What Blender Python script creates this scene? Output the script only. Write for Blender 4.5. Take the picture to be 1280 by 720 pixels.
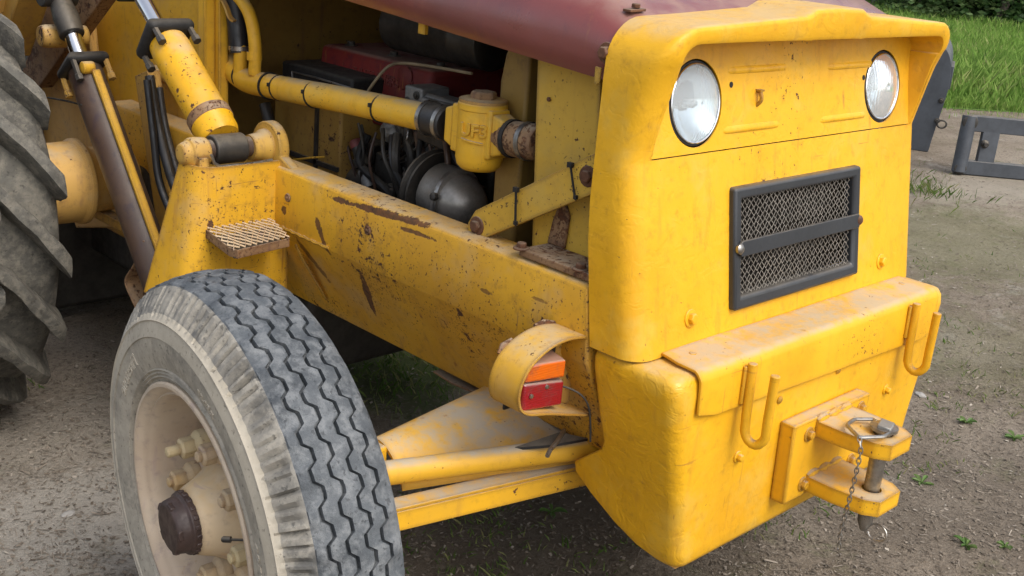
import bpy, bmesh, math, random
from mathutils import Vector, Matrix, Euler, noise
random.seed(7)
S = bpy.context.scene
for o in list(bpy.data.objects): bpy.data.objects.remove(o)
C = S.collection
R = math.radians

# ------------------------------------------------------------------ camera, sky, sun, exposure
F = 1432.0
AX = Vector((0.71566167, -0.16493395, 0.67869372))      # tractor axes seen from the lens (right, down, forward)
AY = Vector((-0.69337133, -0.28470727, 0.66195013))
AZ = Vector((0.08405099, -0.9443191, -0.31811455))
EYE = Vector((0, 0, 1.62))
cd = bpy.data.cameras.new('camera'); cam = bpy.data.objects.new('camera', cd); C.objects.link(cam)
cd.sensor_width = 36; cd.lens = F / 1280 * 36; cd.clip_start = 0.05; cd.clip_end = 900
mm = Matrix(((AX.x, -AX.y, -AX.z), (AY.x, -AY.y, -AY.z), (AZ.x, -AZ.y, -AZ.z))).to_4x4()
mm.translation = EYE; cam.matrix_world = mm
S.camera = cam
SUN_EL = R(50)                                          # height of the sun behind thin cloud
sdir = Vector((math.cos(R(-92)) * math.cos(SUN_EL), math.sin(R(-92)) * math.cos(SUN_EL), math.sin(SUN_EL)))
w = bpy.data.worlds.new('World'); S.world = w; w.use_nodes = True
wn = w.node_tree; bg = wn.nodes['Background']
sky = wn.nodes.new('ShaderNodeTexSky'); sky.sky_type = 'NISHITA'; sky.sun_disc = False
sky.sun_elevation = SUN_EL; sky.sun_rotation = math.atan2(sdir.x, sdir.y); sky.air_density = 1.0; sky.dust_density = 3.5; sky.ozone_density = 1.0
hs = wn.nodes.new('ShaderNodeHueSaturation'); hs.inputs['Saturation'].default_value = .50      # thin even cloud takes most of the blue
wn.links.new(sky.outputs[0], hs.inputs['Color']); wn.links.new(hs.outputs[0], bg.inputs[0]); bg.inputs[1].default_value = 0.15
sd = bpy.data.lights.new('sun', 'SUN'); sun = bpy.data.objects.new('sun', sd); C.objects.link(sun)
sd.energy = 1.0; sd.angle = R(35); sd.color = (1, .97, .92)
sun.rotation_euler = (-sdir).to_track_quat('-Z', 'Y').to_euler(); sun.location = sdir * 30
S.view_settings.view_transform = 'Standard'; S.view_settings.look = 'None'; S.view_settings.gamma = 1
S.view_settings.exposure = 0.80

def hit(px, py, ax, val):                                 # the point that a line of sight reaches on an axis-aligned plane
    v = Vector((px - 640, py - 360, F)); d = Vector((AX.dot(v), AY.dot(v), AZ.dot(v)))
    t = (val - EYE[ax]) / d[ax]; return EYE + d * t
def HX(px, py, x): return hit(px, py, 0, x)
def HY(px, py, y): return hit(px, py, 1, y)
def HZ(px, py, z): return hit(px, py, 2, z)

# ------------------------------------------------------------------ materials
class NT:
    def __init__(s, name):
        s.m = bpy.data.materials.new(name); s.m.use_nodes = True; s.t = s.m.node_tree; s.b = s.t.nodes['Principled BSDF']
        s.tc = s.t.nodes.new('ShaderNodeTexCoord').outputs['Object']
    def L(s, a, b): s.t.links.new(a, b)
    def put(s, sock, v):
        if hasattr(v, 'links'): s.L(v, sock)
        else: sock.default_value = v if not (isinstance(v, tuple) and len(v) == 3 and sock.type == 'RGBA') else (*v, 1)
    def noise(s, sc, det=4, rough=.6, vec=None, dist=0, col=False):
        n = s.t.nodes.new('ShaderNodeTexNoise'); s.L(vec or s.tc, n.inputs['Vector']); n.inputs['Scale'].default_value = sc
        n.inputs['Detail'].default_value = det; n.inputs['Roughness'].default_value = rough; n.inputs['Distortion'].default_value = dist
        return n.outputs['Color' if col else 'Fac']
    def vor(s, sc, feat='F1', out='Distance', vec=None):
        n = s.t.nodes.new('ShaderNodeTexVoronoi'); n.feature = feat; s.L(vec or s.tc, n.inputs['Vector']); n.inputs['Scale'].default_value = sc
        return n.outputs[out]
    def ramp(s, f, a, b, lo=0., hi=1.):
        n = s.t.nodes.new('ShaderNodeMapRange'); n.interpolation_type = 'SMOOTHSTEP'; s.put(n.inputs['Value'], f)
        n.inputs['From Min'].default_value = a; n.inputs['From Max'].default_value = b
        n.inputs['To Min'].default_value = lo; n.inputs['To Max'].default_value = hi; return n.outputs['Result']
    def math(s, op, a, b=0.):
        n = s.t.nodes.new('ShaderNodeMath'); n.operation = op; s.put(n.inputs[0], a); s.put(n.inputs[1], b); return n.outputs[0]
    def mix(s, f, a, b, mode='MIX'):
        n = s.t.nodes.new('ShaderNodeMix'); n.data_type = 'RGBA'; n.blend_type = mode
        s.put(n.inputs[0], f); s.put(n.inputs[6], a); s.put(n.inputs[7], b); return n.outputs[2]
    def map(s, scale=(1, 1, 1), loc=(0, 0, 0), rot=(0, 0, 0)):
        n = s.t.nodes.new('ShaderNodeMapping'); s.L(s.tc, n.inputs[0]); n.inputs['Scale'].default_value = scale
        n.inputs['Location'].default_value = loc; n.inputs['Rotation'].default_value = rot; return n.outputs[0]
    def up(s):
        g = s.t.nodes.new('ShaderNodeNewGeometry'); x = s.t.nodes.new('ShaderNodeSeparateXYZ'); s.L(g.outputs['Normal'], x.inputs[0]); return x.outputs[2]
    def edge(s, rad):
        b = s.t.nodes.new('ShaderNodeBevel'); b.samples = 3; b.inputs['Radius'].default_value = rad
        g = s.t.nodes.new('ShaderNodeNewGeometry'); d = s.t.nodes.new('ShaderNodeVectorMath'); d.operation = 'DOT_PRODUCT'
        s.L(b.outputs[0], d.inputs[0]); s.L(g.outputs['Normal'], d.inputs[1]); return s.math('SUBTRACT', 1., d.outputs['Value'])
    def bump(s, h, dist, strength=1., prev=None):
        b = s.t.nodes.new('ShaderNodeBump'); s.put(b.inputs['Height'], h); b.inputs['Distance'].default_value = dist; b.inputs['Strength'].default_value = strength
        if prev: s.L(prev, b.inputs['Normal'])
        return b.outputs[0]
    def fin(s, col, rough=.5, metal=0., nrm=None, **kw):
        s.put(s.b.inputs['Base Color'], col); s.put(s.b.inputs['Roughness'], rough); s.put(s.b.inputs['Metallic'], metal)
        if nrm: s.L(nrm, s.b.inputs['Normal'])
        for k, v in kw.items(): s.put(s.b.inputs[k.replace('_', ' ')], v)
        return s.m

RUST = (.13, .052, .022); DUST = (.40, .345, .26)
def paint(name, base, dark, rough=.42, chip=.70, chipsc=26, dust=.5, rustedge=0., spots=(), bumps=.0015, cast=0., stain=.35, fade=None, spec=.35, scratch=.3, coat=0.):
    n = NT(name)
    big = n.noise(2.6, 5, .6); fine = n.noise(38, 5, .65)
    c = n.mix(n.ramp(big, .38, .68), base, dark)
    c = n.mix(n.math('MULTIPLY', n.ramp(fine, .5, .8), stain), c, (dark[0] * .62, dark[1] * .62, dark[2] * .8 + .008))
    if fade: c = n.mix(n.math('MULTIPLY', n.ramp(n.noise(5.5, 4, .7), .5, .72), .55), c, fade)
    streak = n.noise(1, 4, .6, n.map((30, 30, 2.5)))
    c = n.mix(n.math('MULTIPLY', n.ramp(streak, .56, .78), stain * .8), c, (dark[0] * .7, dark[1] * .64, dark[2] + .012))
    du = n.math('MULTIPLY', n.ramp(n.up(), .55, .96), n.ramp(n.noise(14, 5, .7), .25, .62))
    c = n.mix(n.math('MULTIPLY', du, dust), c, DUST)
    run = n.math('MULTIPLY', n.ramp(n.noise(1, 4, .65, n.map((52, 52, 3.2), (2, 4, 7))), .60, .74), n.ramp(n.noise(3.3, 3, .5, n.map((1, 1, 1), (9, 2, 4))), .5, .66))
    c = n.mix(n.math('MULTIPLY', run, stain * 1.3), c, (.30, .13, .03))
    if scratch:
        sv = n.noise(1, 2, .5, n.map((9, 9, 150), (0, 0, 0), (.5, .3, .2))); sw = n.noise(1, 2, .5, n.map((120, 120, 7), (3, 1, 2), (-.4, .2, .6)))
        sc_ = n.math('MULTIPLY', n.math('MAXIMUM', n.ramp(sv, .70, .73), n.ramp(sw, .71, .74)), n.ramp(n.noise(4.2, 3, .6, n.map((1, 1, 1), (6, 6, 1))), .48, .62))
        c = n.mix(n.math('MULTIPLY', sc_, scratch), c, (dark[0] * .55, dark[1] * .52, dark[2] + .02))
    cl = n.math('SUBTRACT', n.noise(2.7, 4, .6, n.map((1, 1, 1), (3.3, 1.7, 5.1))), .5)
    ch = n.ramp(n.math('ADD', n.noise(chipsc * 1.5, 5, .68), n.math('MULTIPLY', cl, .55)), chip + .02, chip + .045)
    ch = n.math('MAXIMUM', ch, n.math('MULTIPLY', n.ramp(n.math('ADD', n.noise(chipsc * 5, 3, .6), n.math('MULTIPLY', cl, .5)), chip + .02, chip + .045), .85))
    if rustedge:
        e = n.ramp(n.math('ADD', n.math('MULTIPLY', n.edge(.016), 4.2), n.math('MULTIPLY', n.math('SUBTRACT', n.noise(31, 5, .75), .5), .95)), .34, .40)
        ch = n.math('MAXIMUM', ch, n.math('MULTIPLY', e, rustedge))
    for (cy, cz, ry, rz, tilt, k) in spots:
        v = n.t.nodes.new('ShaderNodeMapping'); v.vector_type = 'TEXTURE'; n.L(n.tc, v.inputs[0])
        v.inputs['Location'].default_value = (0, cy, cz); v.inputs['Rotation'].default_value = (tilt, 0, 0); v.inputs['Scale'].default_value = (1e4, ry, rz)
        l = n.t.nodes.new('ShaderNodeVectorMath'); l.operation = 'LENGTH'; n.L(v.outputs[0], l.inputs[0])
        d = n.math('ADD', l.outputs['Value'], n.math('ADD', n.math('MULTIPLY', n.math('SUBTRACT', n.noise(48, 5, .75), .5), 1.6), n.math('MULTIPLY', n.math('SUBTRACT', n.noise(17, 4, .7), .5), 2.2)))
        ch = n.math('MAXIMUM', ch, n.math('MULTIPLY', n.ramp(d, 1.02, .82), k))
    rc = n.mix(n.ramp(n.noise(60, 4, .7), .35, .7), RUST, (.05, .028, .02))
    c2 = n.mix(ch, c, rc)
    r = n.math('MAXIMUM', n.ramp(n.noise(9, 4, .6), .3, .75, rough - .07, rough + .14), n.math('MULTIPLY', n.math('MAXIMUM', ch, du), .8))
    nb = n.bump(n.noise(4.5, 3, .5), bumps * 4, .6)
    nb = n.bump(n.noise(170, 3, .6), .0006, .35, nb)
    if cast: nb = n.bump(n.math('ADD', n.noise(34, 4, .62, n.map((1, 1, 1.25)), .6), n.math('MULTIPLY', n.ramp(n.noise(17, 3, .6, None, 1.2), .6, .5), .4)), .011 * cast, .8, nb)
    nb = n.bump(n.math('MULTIPLY', ch, -1.), .0012, .7, nb)
    return n.fin(c2, r, 0, nb, Specular_IOR_Level=spec, Coat_Weight=coat, Coat_Roughness=.16)

Y1 = (.72, .385, .013); Y1d = (.64, .315, .010)
M = {}
M['nose'] = paint('yellow_paint', Y1, Y1d, .41, .71, 26, .55, .0, bumps=.0036, stain=.6, cast=.07, scratch=.7, fade=(.62, .40, .07))
M['lip'] = paint('yellow_paint_dusty', Y1, Y1d, .42, .68, 26, .8, .35, bumps=.002, stain=.4, scratch=.5)
M['cast'] = paint('yellow_paint_cast', Y1, (.62, .315, .009), .36, .745, 20, .5, .0, cast=.15, stain=.6, scratch=.6, fade=(.62, .39, .06))
M['hitch'] = paint('yellow_paint_chipped', Y1, Y1d, .45, .69, 34, .85, .8, stain=.4)
beam_spots = [(2.122, .675, .013, .055, R(8), .95), (2.255, .80, .012, .062, R(-32), .9), (2.335, .70, .013, .075, R(-38), .75),
              (2.04, .912, .17, .009, R(-3.5), .95), (1.90, .897, .07, .006, R(-2), .9), (2.072, .857, .013, .016, 0, .9), (2.42, .82, .012, .014, 0, .9),
              (1.66, .83, .02, .006, 0, .7), (1.50, .86, .03, .005, 0, .6)]
M['beam'] = paint('yellow_paint_worn', (.68, .37, .022), (.55, .285, .025), .48, .635, 30, .65, .9, beam_spots, stain=.85, fade=(.50, .32, .12), scratch=.7)
M['worn'] = paint('yellow_paint_worn_plain', (.66, .37, .025), (.53, .28, .025), .5, .685, 27, .6, .8, stain=.6, fade=(.52, .32, .10))
M['dirty'] = paint('yellow_paint_dirty', (.56, .33, .06), (.42, .24, .055), .55, .64, 20, .7, .7, stain=.9, fade=(.30, .18, .07))
M['axle'] = paint('yellow_paint_axle', Y1, (.60, .33, .025), .5, .715, 22, 1.0, .6, stain=.5)
M['pipe'] = paint('yellow_paint_pipe', (.74, .42, .03), (.62, .33, .02), .42, .69, 38, .75, .3, stain=.45, fade=(.60, .42, .10))
M['pale'] = paint('yellow_paint_pale', (.60, .37, .05), (.50, .29, .03), .5, .68, 24, .4, .8, stain=.5, fade=(.45, .31, .08))
M['drum'] = paint('yellow_paint_drum', (.58, .34, .09), (.46, .26, .07), .55, .67, 16, .6, .8, stain=.8, fade=(.48, .34, .17))
M['rusty'] = paint('rusty_paint', (.30, .18, .09), (.16, .085, .04), .65, .56, 22, .6, .5, stain=.9)
M['brown'] = paint('brown_grimy_steel', (.075, .046, .032), (.045, .03, .024), .42, .66, 24, .4, .4, stain=.8, fade=(.16, .10, .05), spec=.5)
M['tank'] = paint('ochre_tank', (.34, .21, .05), (.24, .14, .035), .5, .68, 20, .6, .3, stain=.8)
M['maroon'] = paint('maroon_paint', (.185, .034, .027), (.135, .024, .020), .34, .80, 20, .30, .0, bumps=.0012, stain=.3, spec=.8, coat=.35)
M['ram'] = paint('ram_paint', (.74, .40, .012), (.62, .32, .012), .42, .635, 17, .3, .3, stain=.6, fade=(.40, .33, .24))
M['hub'] = paint('hub_paint', (.58, .45, .29), (.50, .37, .21), .6, .74, 20, .5, .5, stain=.7, fade=(.60, .33, .05))
M['stepm'] = paint('step_paint', (.62, .46, .28), (.48, .34, .20), .6, .66, 30, .5, .2, stain=.7)
M['red'] = paint('red_engine', (.20, .022, .018), (.11, .022, .018), .6, .72, 20, .45, .2, stain=.9)

def plain(name, col, rough=.5, metal=0., var=.5, sc=12, bmp=.0004, bsc=60, dust=0., **kw):
    n = NT(name); f = n.ramp(n.noise(sc, 5, .65), .3, .72)
    c = n.mix(f, col, tuple(v * var for v in col))
    if dust: c = n.mix(n.math('MULTIPLY', n.math('MULTIPLY', n.ramp(n.up(), .2, .95), n.ramp(n.noise(22, 5, .7), .2, .6)), dust), c, (.30, .25, .18))
    return n.fin(c, n.ramp(n.noise(sc * 2, 4, .6), .3, .7, max(.02, rough - .1), min(1, rough + .12)), metal, n.bump(n.noise(bsc, 4, .6), bmp, .6), **kw)
M['black'] = plain('black_steel', (.028, .031, .036), .38, 0, .7, 8, dust=.25)
M['slate'] = plain('slate_steel', (.060, .068, .080), .5, 0, .65, 9, dust=.35)
M['blackmatt'] = plain('black_grime', (.012, .011, .010), .7, 0, .5, 20, dust=.15)
M['grime'] = plain('dark_oily_iron', (.055, .050, .044), .5, .3, .45, 16, .0012, 40, dust=.5)
M['rubber'] = plain('black_hose_rubber', (.02, .02, .022), .42, 0, .6, 20, dust=.3)
M['steel'] = plain('dull_steel', (.42, .40, .37), .35, .9, .5, 30, dust=.2)
M['chrome'] = plain('bright_rod', (.75, .75, .76), .10, 1, .85, 10)
M['alu'] = plain('cast_aluminium', (.30, .30, .29), .55, .5, .6, 20, .0012, 50, dust=.4)
M['dome'] = plain('dusty_dome', (.40, .37, .33), .42, .6, .35, 9, dust=.5)
M['grease'] = plain('dark_grease', (.060, .036, .030), .5, 0, .5, 25, .002, 45)
M['rust'] = plain('rust', (.15, .062, .028), .8, 0, .45, 30, .0008, 80, dust=.4)
M['mesh'] = plain('dusty_wire', (.36, .33, .285), .55, .3, .6, 30)
M['core'] = plain('radiator_core', (.035, .028, .02), .8, 0, .5, 6, .002, 90, dust=.3)
M['gapshade'] = plain('black_gap_shade', (.018, .018, .018), .6)
M['orangecap'] = plain('red_cap', (.20, .05, .045), .5)
M['limewire'] = plain('pale_wire', (.35, .27, .16), .6)
M['reflector'] = plain('lamp_reflector', (.88, .90, .92), .12, 1, .95, 6, .0001, 25)
n = NT('lamp_glass'); rib = n.t.nodes.new('ShaderNodeTexWave'); rib.wave_type = 'BANDS'; rib.bands_direction = 'X'; n.L(n.tc, rib.inputs[0]); rib.inputs['Scale'].default_value = 34; rib.inputs['Distortion'].default_value = .6
M['glass'] = n.fin((.84, .91, .94), .07, 0, n.bump(rib.outputs['Fac'], .0005, .4), Transmission_Weight=.74, IOR=1.3)
def lensmat(name, col, g):
    n = NT(name); gr = n.t.nodes.new('ShaderNodeTexWave'); gr.bands_direction = 'Z'; n.L(n.tc, gr.inputs[0]); gr.inputs['Scale'].default_value = 60
    c = n.mix(n.ramp(n.noise(30, 4, .7), .45, .75), col, tuple(v * .55 + .03 for v in col))
    c = n.mix(n.math('MULTIPLY', n.ramp(n.up(), .3, .95), .75), c, (.36, .30, .25))
    return n.fin(c, .22, 0, n.bump(gr.outputs['Fac'], .0005, .5), Subsurface_Weight=.25, Subsurface_Radius=(.02, .008, .004), Coat_Weight=.4)
M['amber'] = lensmat('amber_lens', (.60, .115, .008), 0); M['redlens'] = lensmat('red_lens', (.24, .006, .014), 0)

def rubbermat(name, col, col2, dustc, dustamt, rough=.62, bsc=30, bd=.003):
    n = NT(name); c = n.mix(n.ramp(n.noise(7, 6, .7), .35, .7), col, col2)
    c = n.mix(n.math('MULTIPLY', n.ramp(n.noise(26, 6, .72), .42, .66), dustamt), c, dustc)
    c = n.mix(n.math('MULTIPLY', n.ramp(n.noise(90, 3, .6), .60, .68), .6), c, tuple(v * .45 for v in col2))
    b = n.bump(n.noise(bsc, 6, .7), bd, .6); b = n.bump(n.noise(140, 3, .7), .001, .6, b)
    return n.fin(c, n.ramp(n.noise(20, 4, .6), .3, .7, rough - .1, rough + .18), 0, b, Specular_IOR_Level=.4)
M['tread'] = rubbermat('tyre_tread', (.080, .089, .097), (.040, .046, .052), (.180, .188, .192), .75, .56, 60, .005)
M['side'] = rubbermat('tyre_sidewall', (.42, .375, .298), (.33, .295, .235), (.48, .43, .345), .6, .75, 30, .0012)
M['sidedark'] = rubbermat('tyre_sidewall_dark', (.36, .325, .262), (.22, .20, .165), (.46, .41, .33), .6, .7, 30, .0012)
M['shoulder'] = rubbermat('tyre_shoulder', (.25, .232, .198), (.10, .098, .092), (.36, .33, .275), .7, .75, 45, .003)
M['rear'] = rubbermat('rear_tyre_rubber', (.100, .094, .079), (.055, .052, .045), (.185, .168, .135), .75, .7, 22, .010)

n = NT('dirt')
bigp = n.noise(.9, 5, .6); med = n.noise(6, 6, .7); fin = n.noise(60, 6, .75); fin2 = n.noise(210, 4, .7)
c = n.mix(n.ramp(med, .32, .68), (.160, .127, .092), (.255, .210, .160))
c = n.mix(n.ramp(bigp, .46, .68), c, (.29, .243, .188))
c = n.mix(n.math('MULTIPLY', n.ramp(n.noise(2.3, 6, .75, n.map((1, 1, 1), (7, 3, 0))), .56, .70), .8), c, (.36, .325, .275))
c = n.mix(n.math('MULTIPLY', n.ramp(n.noise(3.2, 6, .75, n.map((1, 1, 1), (1, 9, 0))), .53, .68), .55), c, (.125, .135, .058))
c = n.mix(n.ramp(fin, .50, .66), c, n.mix(.7, c, (.050, .036, .026)))
c = n.mix(n.ramp(n.noise(24, 6, .8, n.map((1, 1, 1), (2, 8, 1))), .55, .70), c, n.mix(.6, c, (.06, .045, .03)))
c = n.mix(n.ramp(n.noise(150, 3, .7, n.map((1, 1, 1), (4, 2, 1))), .58, .68), c, (.33, .285, .225))
c = n.mix(n.ramp(n.noise(85, 5, .7, n.map((1, 1, 1), (5, 5, 5))), .60, .72), c, (.29, .25, .20))
b = n.bump(fin, .012, .9); b = n.bump(fin2, .004, .9, b)
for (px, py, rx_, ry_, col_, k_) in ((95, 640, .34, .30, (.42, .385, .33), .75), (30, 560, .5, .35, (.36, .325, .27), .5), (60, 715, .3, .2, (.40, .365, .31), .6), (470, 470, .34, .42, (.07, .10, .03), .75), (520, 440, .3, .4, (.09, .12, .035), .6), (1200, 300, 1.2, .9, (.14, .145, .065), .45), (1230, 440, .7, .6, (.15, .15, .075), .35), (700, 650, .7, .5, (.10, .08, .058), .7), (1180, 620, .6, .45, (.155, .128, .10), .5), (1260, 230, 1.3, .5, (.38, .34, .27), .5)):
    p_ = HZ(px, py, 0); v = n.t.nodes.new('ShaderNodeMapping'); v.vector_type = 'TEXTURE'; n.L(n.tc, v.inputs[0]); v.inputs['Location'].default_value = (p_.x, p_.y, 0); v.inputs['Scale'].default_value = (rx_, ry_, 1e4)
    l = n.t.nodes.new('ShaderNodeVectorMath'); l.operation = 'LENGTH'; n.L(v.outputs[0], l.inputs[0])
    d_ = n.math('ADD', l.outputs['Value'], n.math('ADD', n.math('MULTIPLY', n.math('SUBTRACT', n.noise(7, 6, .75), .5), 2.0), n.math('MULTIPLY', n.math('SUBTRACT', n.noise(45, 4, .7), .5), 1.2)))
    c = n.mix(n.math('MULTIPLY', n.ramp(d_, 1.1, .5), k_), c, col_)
M['dirt'] = n.fin(c, .95, 0, b, Specular_IOR_Level=.15)
n = NT('field_green')
c = n.mix(n.ramp(n.noise(.5, 5, .6), .35, .68), (.14, .27, .05), (.20, .33, .075)); c = n.mix(n.ramp(n.noise(14, 5, .75), .4, .7), c, (.10, .20, .04))
M['field'] = n.fin(c, .85, 0, n.bump(n.noise(22, 5, .8), .12, .9), Specular_IOR_Level=.2)

def bladecol(name, cols, rough=.6, trans=0.):
    n = NT(name); a = n.t.nodes.new('ShaderNodeAttribute'); a.attribute_name = 'rnd'
    r = n.t.nodes.new('ShaderNodeValToRGB'); n.L(a.outputs['Fac'], r.inputs[0]); e = r.color_ramp.elements
    e[0].color = (*cols[0], 1); e[1].color = (*cols[-1], 1)
    for i, cc in enumerate(cols[1:-1]): x = e.new((i + 1) / (len(cols) - 1)); x.color = (*cc, 1)
    m = n.fin(r.outputs[0], rough, 0, Specular_IOR_Level=.25)
    if trans:
        tr = n.t.nodes.new('ShaderNodeBsdfTranslucent'); n.L(r.outputs[0], tr.inputs[0]); mx = n.t.nodes.new('ShaderNodeMixShader'); mx.inputs[0].default_value = trans
        n.L(n.b.outputs[0], mx.inputs[1]); n.L(tr.outputs[0], mx.inputs[2]); n.L(mx.outputs[0], n.t.nodes['Material Output'].inputs[0])
    return m
M['litter'] = bladecol('litter', [(.095, .074, .055), (.14, .113, .085), (.19, .157, .12), (.26, .22, .175), (.35, .31, .255)], .85)
M['grass'] = bladecol('grass', [(.06, .12, .018), (.10, .17, .03), (.15, .20, .05), (.27, .25, .11)], .6, .3)
M['fieldgrass'] = bladecol('field_grass', [(.13, .24, .04), (.19, .33, .06), (.26, .39, .085), (.40, .41, .17)], .6, .3)
M['leaf'] = bladecol('leaf', [(.022, .055, .014), (.035, .085, .02), (.055, .115, .03), (.10, .16, .04)], .5, .35)
M['leafpale'] = bladecol('leaf_pale', [(.05, .10, .03), (.08, .14, .045), (.12, .18, .06), (.20, .25, .09)], .5, .35)
M['weed'] = bladecol('weed_leaf', [(.07, .14, .03), (.11, .19, .05), (.17, .25, .08)], .45, .25)
M['bark'] = plain('bark', (.15, .125, .095), .9, 0, .5, 14, .01, 30)
M['stone'] = plain('stone', (.34, .32, .29), .85, 0, .6, 20, .003, 40)

# ------------------------------------------------------------------ mesh helpers
V = Vector
def perp(a):
    a = a.normalized(); t = V((0, 0, 1)) if abs(a.z) < .9 else V((1, 0, 0)); u = a.cross(t).normalized(); return u, a.cross(u)
class MB:
    def __init__(s): s.v = []; s.f = []; s.mi = []; s.cur = 0
    def add(s, vs, fs):
        b = len(s.v); s.v += [tuple(x) for x in vs]
        for f in fs: s.f.append(tuple(b + i for i in f)); s.mi.append(s.cur)
        return s
    def hexa(s, p): return s.add(p, [(0, 3, 2, 1), (4, 5, 6, 7), (0, 1, 5, 4), (1, 2, 6, 5), (2, 3, 7, 6), (3, 0, 4, 7)])
    def box(s, x0, x1, y0, y1, z0, z1):
        return s.hexa([(x0, y0, z0), (x1, y0, z0), (x1, y1, z0), (x0, y1, z0), (x0, y0, z1), (x1, y0, z1), (x1, y1, z1), (x0, y1, z1)])
    def obox(s, c, ex, ey, ez):                            # centre and three half-axis vectors
        c = V(c); P = []
        for z in (-1, 1):
            for x, y in ((-1, -1), (1, -1), (1, 1), (-1, 1)): P.append(c + V(ex) * x + V(ey) * y + V(ez) * z)
        return s.hexa(P)
    def prism(s, poly, vec):
        n = len(poly); vec = V(vec); P = [V(p) for p in poly]; Q = [p + vec for p in P]
        return s.add(P + Q, [tuple(range(n))[::-1], tuple(range(n, 2 * n))] + [(i, (i + 1) % n, n + (i + 1) % n, n + i) for i in range(n)])
    def grid(s, rows, closeu=False):
        h = len(rows); w_ = len(rows[0]); fs = []
        for i in range(h - 1):
            for j in range(w_ if closeu else w_ - 1):
                k = (j + 1) % w_; fs.append((i * w_ + j, i * w_ + k, (i + 1) * w_ + k, (i + 1) * w_ + j))
        return s.add([p for r in rows for p in r], fs)
    def tube(s, path, r, n=10, cap=True):
        P = [V(p) for p in path]; m = len(P); rr = r if isinstance(r, (list, tuple)) else [r] * m
        t0 = (P[1] - P[0]).normalized(); u, _ = perp(t0); rows = []
        for i, p in enumerate(P):
            t = ((P[min(i + 1, m - 1)] - P[i]).normalized() + (P[i] - P[max(i - 1, 0)]).normalized()).normalized()
            u = (u - t * u.dot(t)).normalized(); b = t.cross(u)
            rows.append([p + (u * math.cos(a) + b * math.sin(a)) * rr[i] for a in (2 * math.pi * k / n for k in range(n))])
        base = len(s.v); s.grid(rows, True)
        if cap:
            s.f.append(tuple(base + k for k in range(n))[::-1]); s.mi.append(s.cur)
            s.f.append(tuple(base + (m - 1) * n + k for k in range(n))); s.mi.append(s.cur)
        return s
    def lathe(s, o, axis, prof, n=32, cap=True):
        o = V(o); a = V(axis).normalized(); u, v = perp(a)
        rows = [[o + a * d + (u * math.cos(t) + v * math.sin(t)) * r for t in (2 * math.pi * k / n for k in range(n))] for d, r in prof]
        base = len(s.v); s.grid(rows, True)
        if cap:
            s.f.append(tuple(base + k for k in range(n))[::-1]); s.mi.append(s.cur)
            s.f.append(tuple(base + (len(prof) - 1) * n + k for k in range(n))); s.mi.append(s.cur)
        return s
    def ribbon(s, path, wvec, t, closed=False):            # flat bar bent along a path: width vector, thickness
        P = [V(p) for p in path]; wv = V(wvec); wn_ = wv.normalized(); rows = []; m = len(P)
        for i, p in enumerate(P):
            tg = (P[min(i + 1, m - 1)] - P[max(i - 1, 0)]).normalized(); nn = tg.cross(wn_).normalized() * t
            rows.append([p, p + wv, p + wv + nn, p + nn])
        base = len(s.v); s.grid(rows, True)
        s.f.append((base, base + 1, base + 2, base + 3)[::-1]); s.mi.append(s.cur)
        e = base + (m - 1) * 4; s.f.append((e, e + 1, e + 2, e + 3)); s.mi.append(s.cur)
        return s
    def hexbolt(s, o, axis, r=.011, h=.009, washer=True):
        a = V(axis).normalized(); o = V(o)
        if washer: s.lathe(o - a * .002, a, [(0, r * 1.6), (.004, r * 1.6), (.0045, r * 1.45)], 14)
        s.lathe(o + a * .001, a, [(0, r), (h * .8, r), (h, r * .82)], 6); return s
def fixnormals(me):
    bm = bmesh.new(); bm.from_mesh(me); bmesh.ops.recalc_face_normals(bm, faces=bm.faces); bm.to_mesh(me); bm.free()
def obj(name, mb, mats, parent=None, bevel=0., seg=2, smooth=38, fix=True, subd=0, solid=0., label=None, weld=0.):
    me = bpy.data.meshes.new(name); me.from_pydata(mb.v, [], mb.f)
    if weld:
        bm = bmesh.new(); bm.from_mesh(me); bmesh.ops.remove_doubles(bm, verts=bm.verts, dist=weld); bm.to_mesh(me); bm.free(); mb.mi = [0]
    for m in (mats if isinstance(mats, (list, tuple)) else [mats]): me.materials.append(M[m] if isinstance(m, str) else m)
    if max(mb.mi, default=0): me.polygons.foreach_set('material_index', mb.mi)
    if fix: fixnormals(me)
    me.polygons.foreach_set('use_smooth', [True] * len(me.polygons))
    if smooth < 180: me.set_sharp_from_angle(angle=R(smooth))
    if solid:                                               # keep the rim of sheet metal crisp
        cnt = {}
        for p in me.polygons:
            for e in p.edge_keys: cnt[e] = cnt.get(e, 0) + 1
        at = me.attributes.get('sharp_edge') or me.attributes.new('sharp_edge', 'BOOLEAN', 'EDGE')
        for e in me.edges:
            if cnt.get(tuple(sorted(e.vertices)), 0) == 1: at.data[e.index].value = True
    o = bpy.data.objects.new(name, me); C.objects.link(o)
    if parent:
        o.parent = parent; o.matrix_parent_inverse = world_of(parent).inverted()
    if solid: x = o.modifiers.new('thickness', 'SOLIDIFY'); x.thickness = solid; x.offset = -1
    if bevel: x = o.modifiers.new('bevel', 'BEVEL'); x.width = bevel; x.segments = seg; x.limit_method = 'ANGLE'; x.angle_limit = R(35); x.harden_normals = False
    if subd: x = o.modifiers.new('sub', 'SUBSURF'); x.levels = subd; x.render_levels = subd
    if label: o['label'] = label
    return o
def world_of(o):
    m = Matrix.Translation(o.location) @ o.rotation_euler.to_matrix().to_4x4()
    return m
def tag(o, label, cat, group=None, kind=None):
    o['label'] = label; o['category'] = cat
    if group: o['group'] = group
    if kind: o['kind'] = kind
    return o
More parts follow.
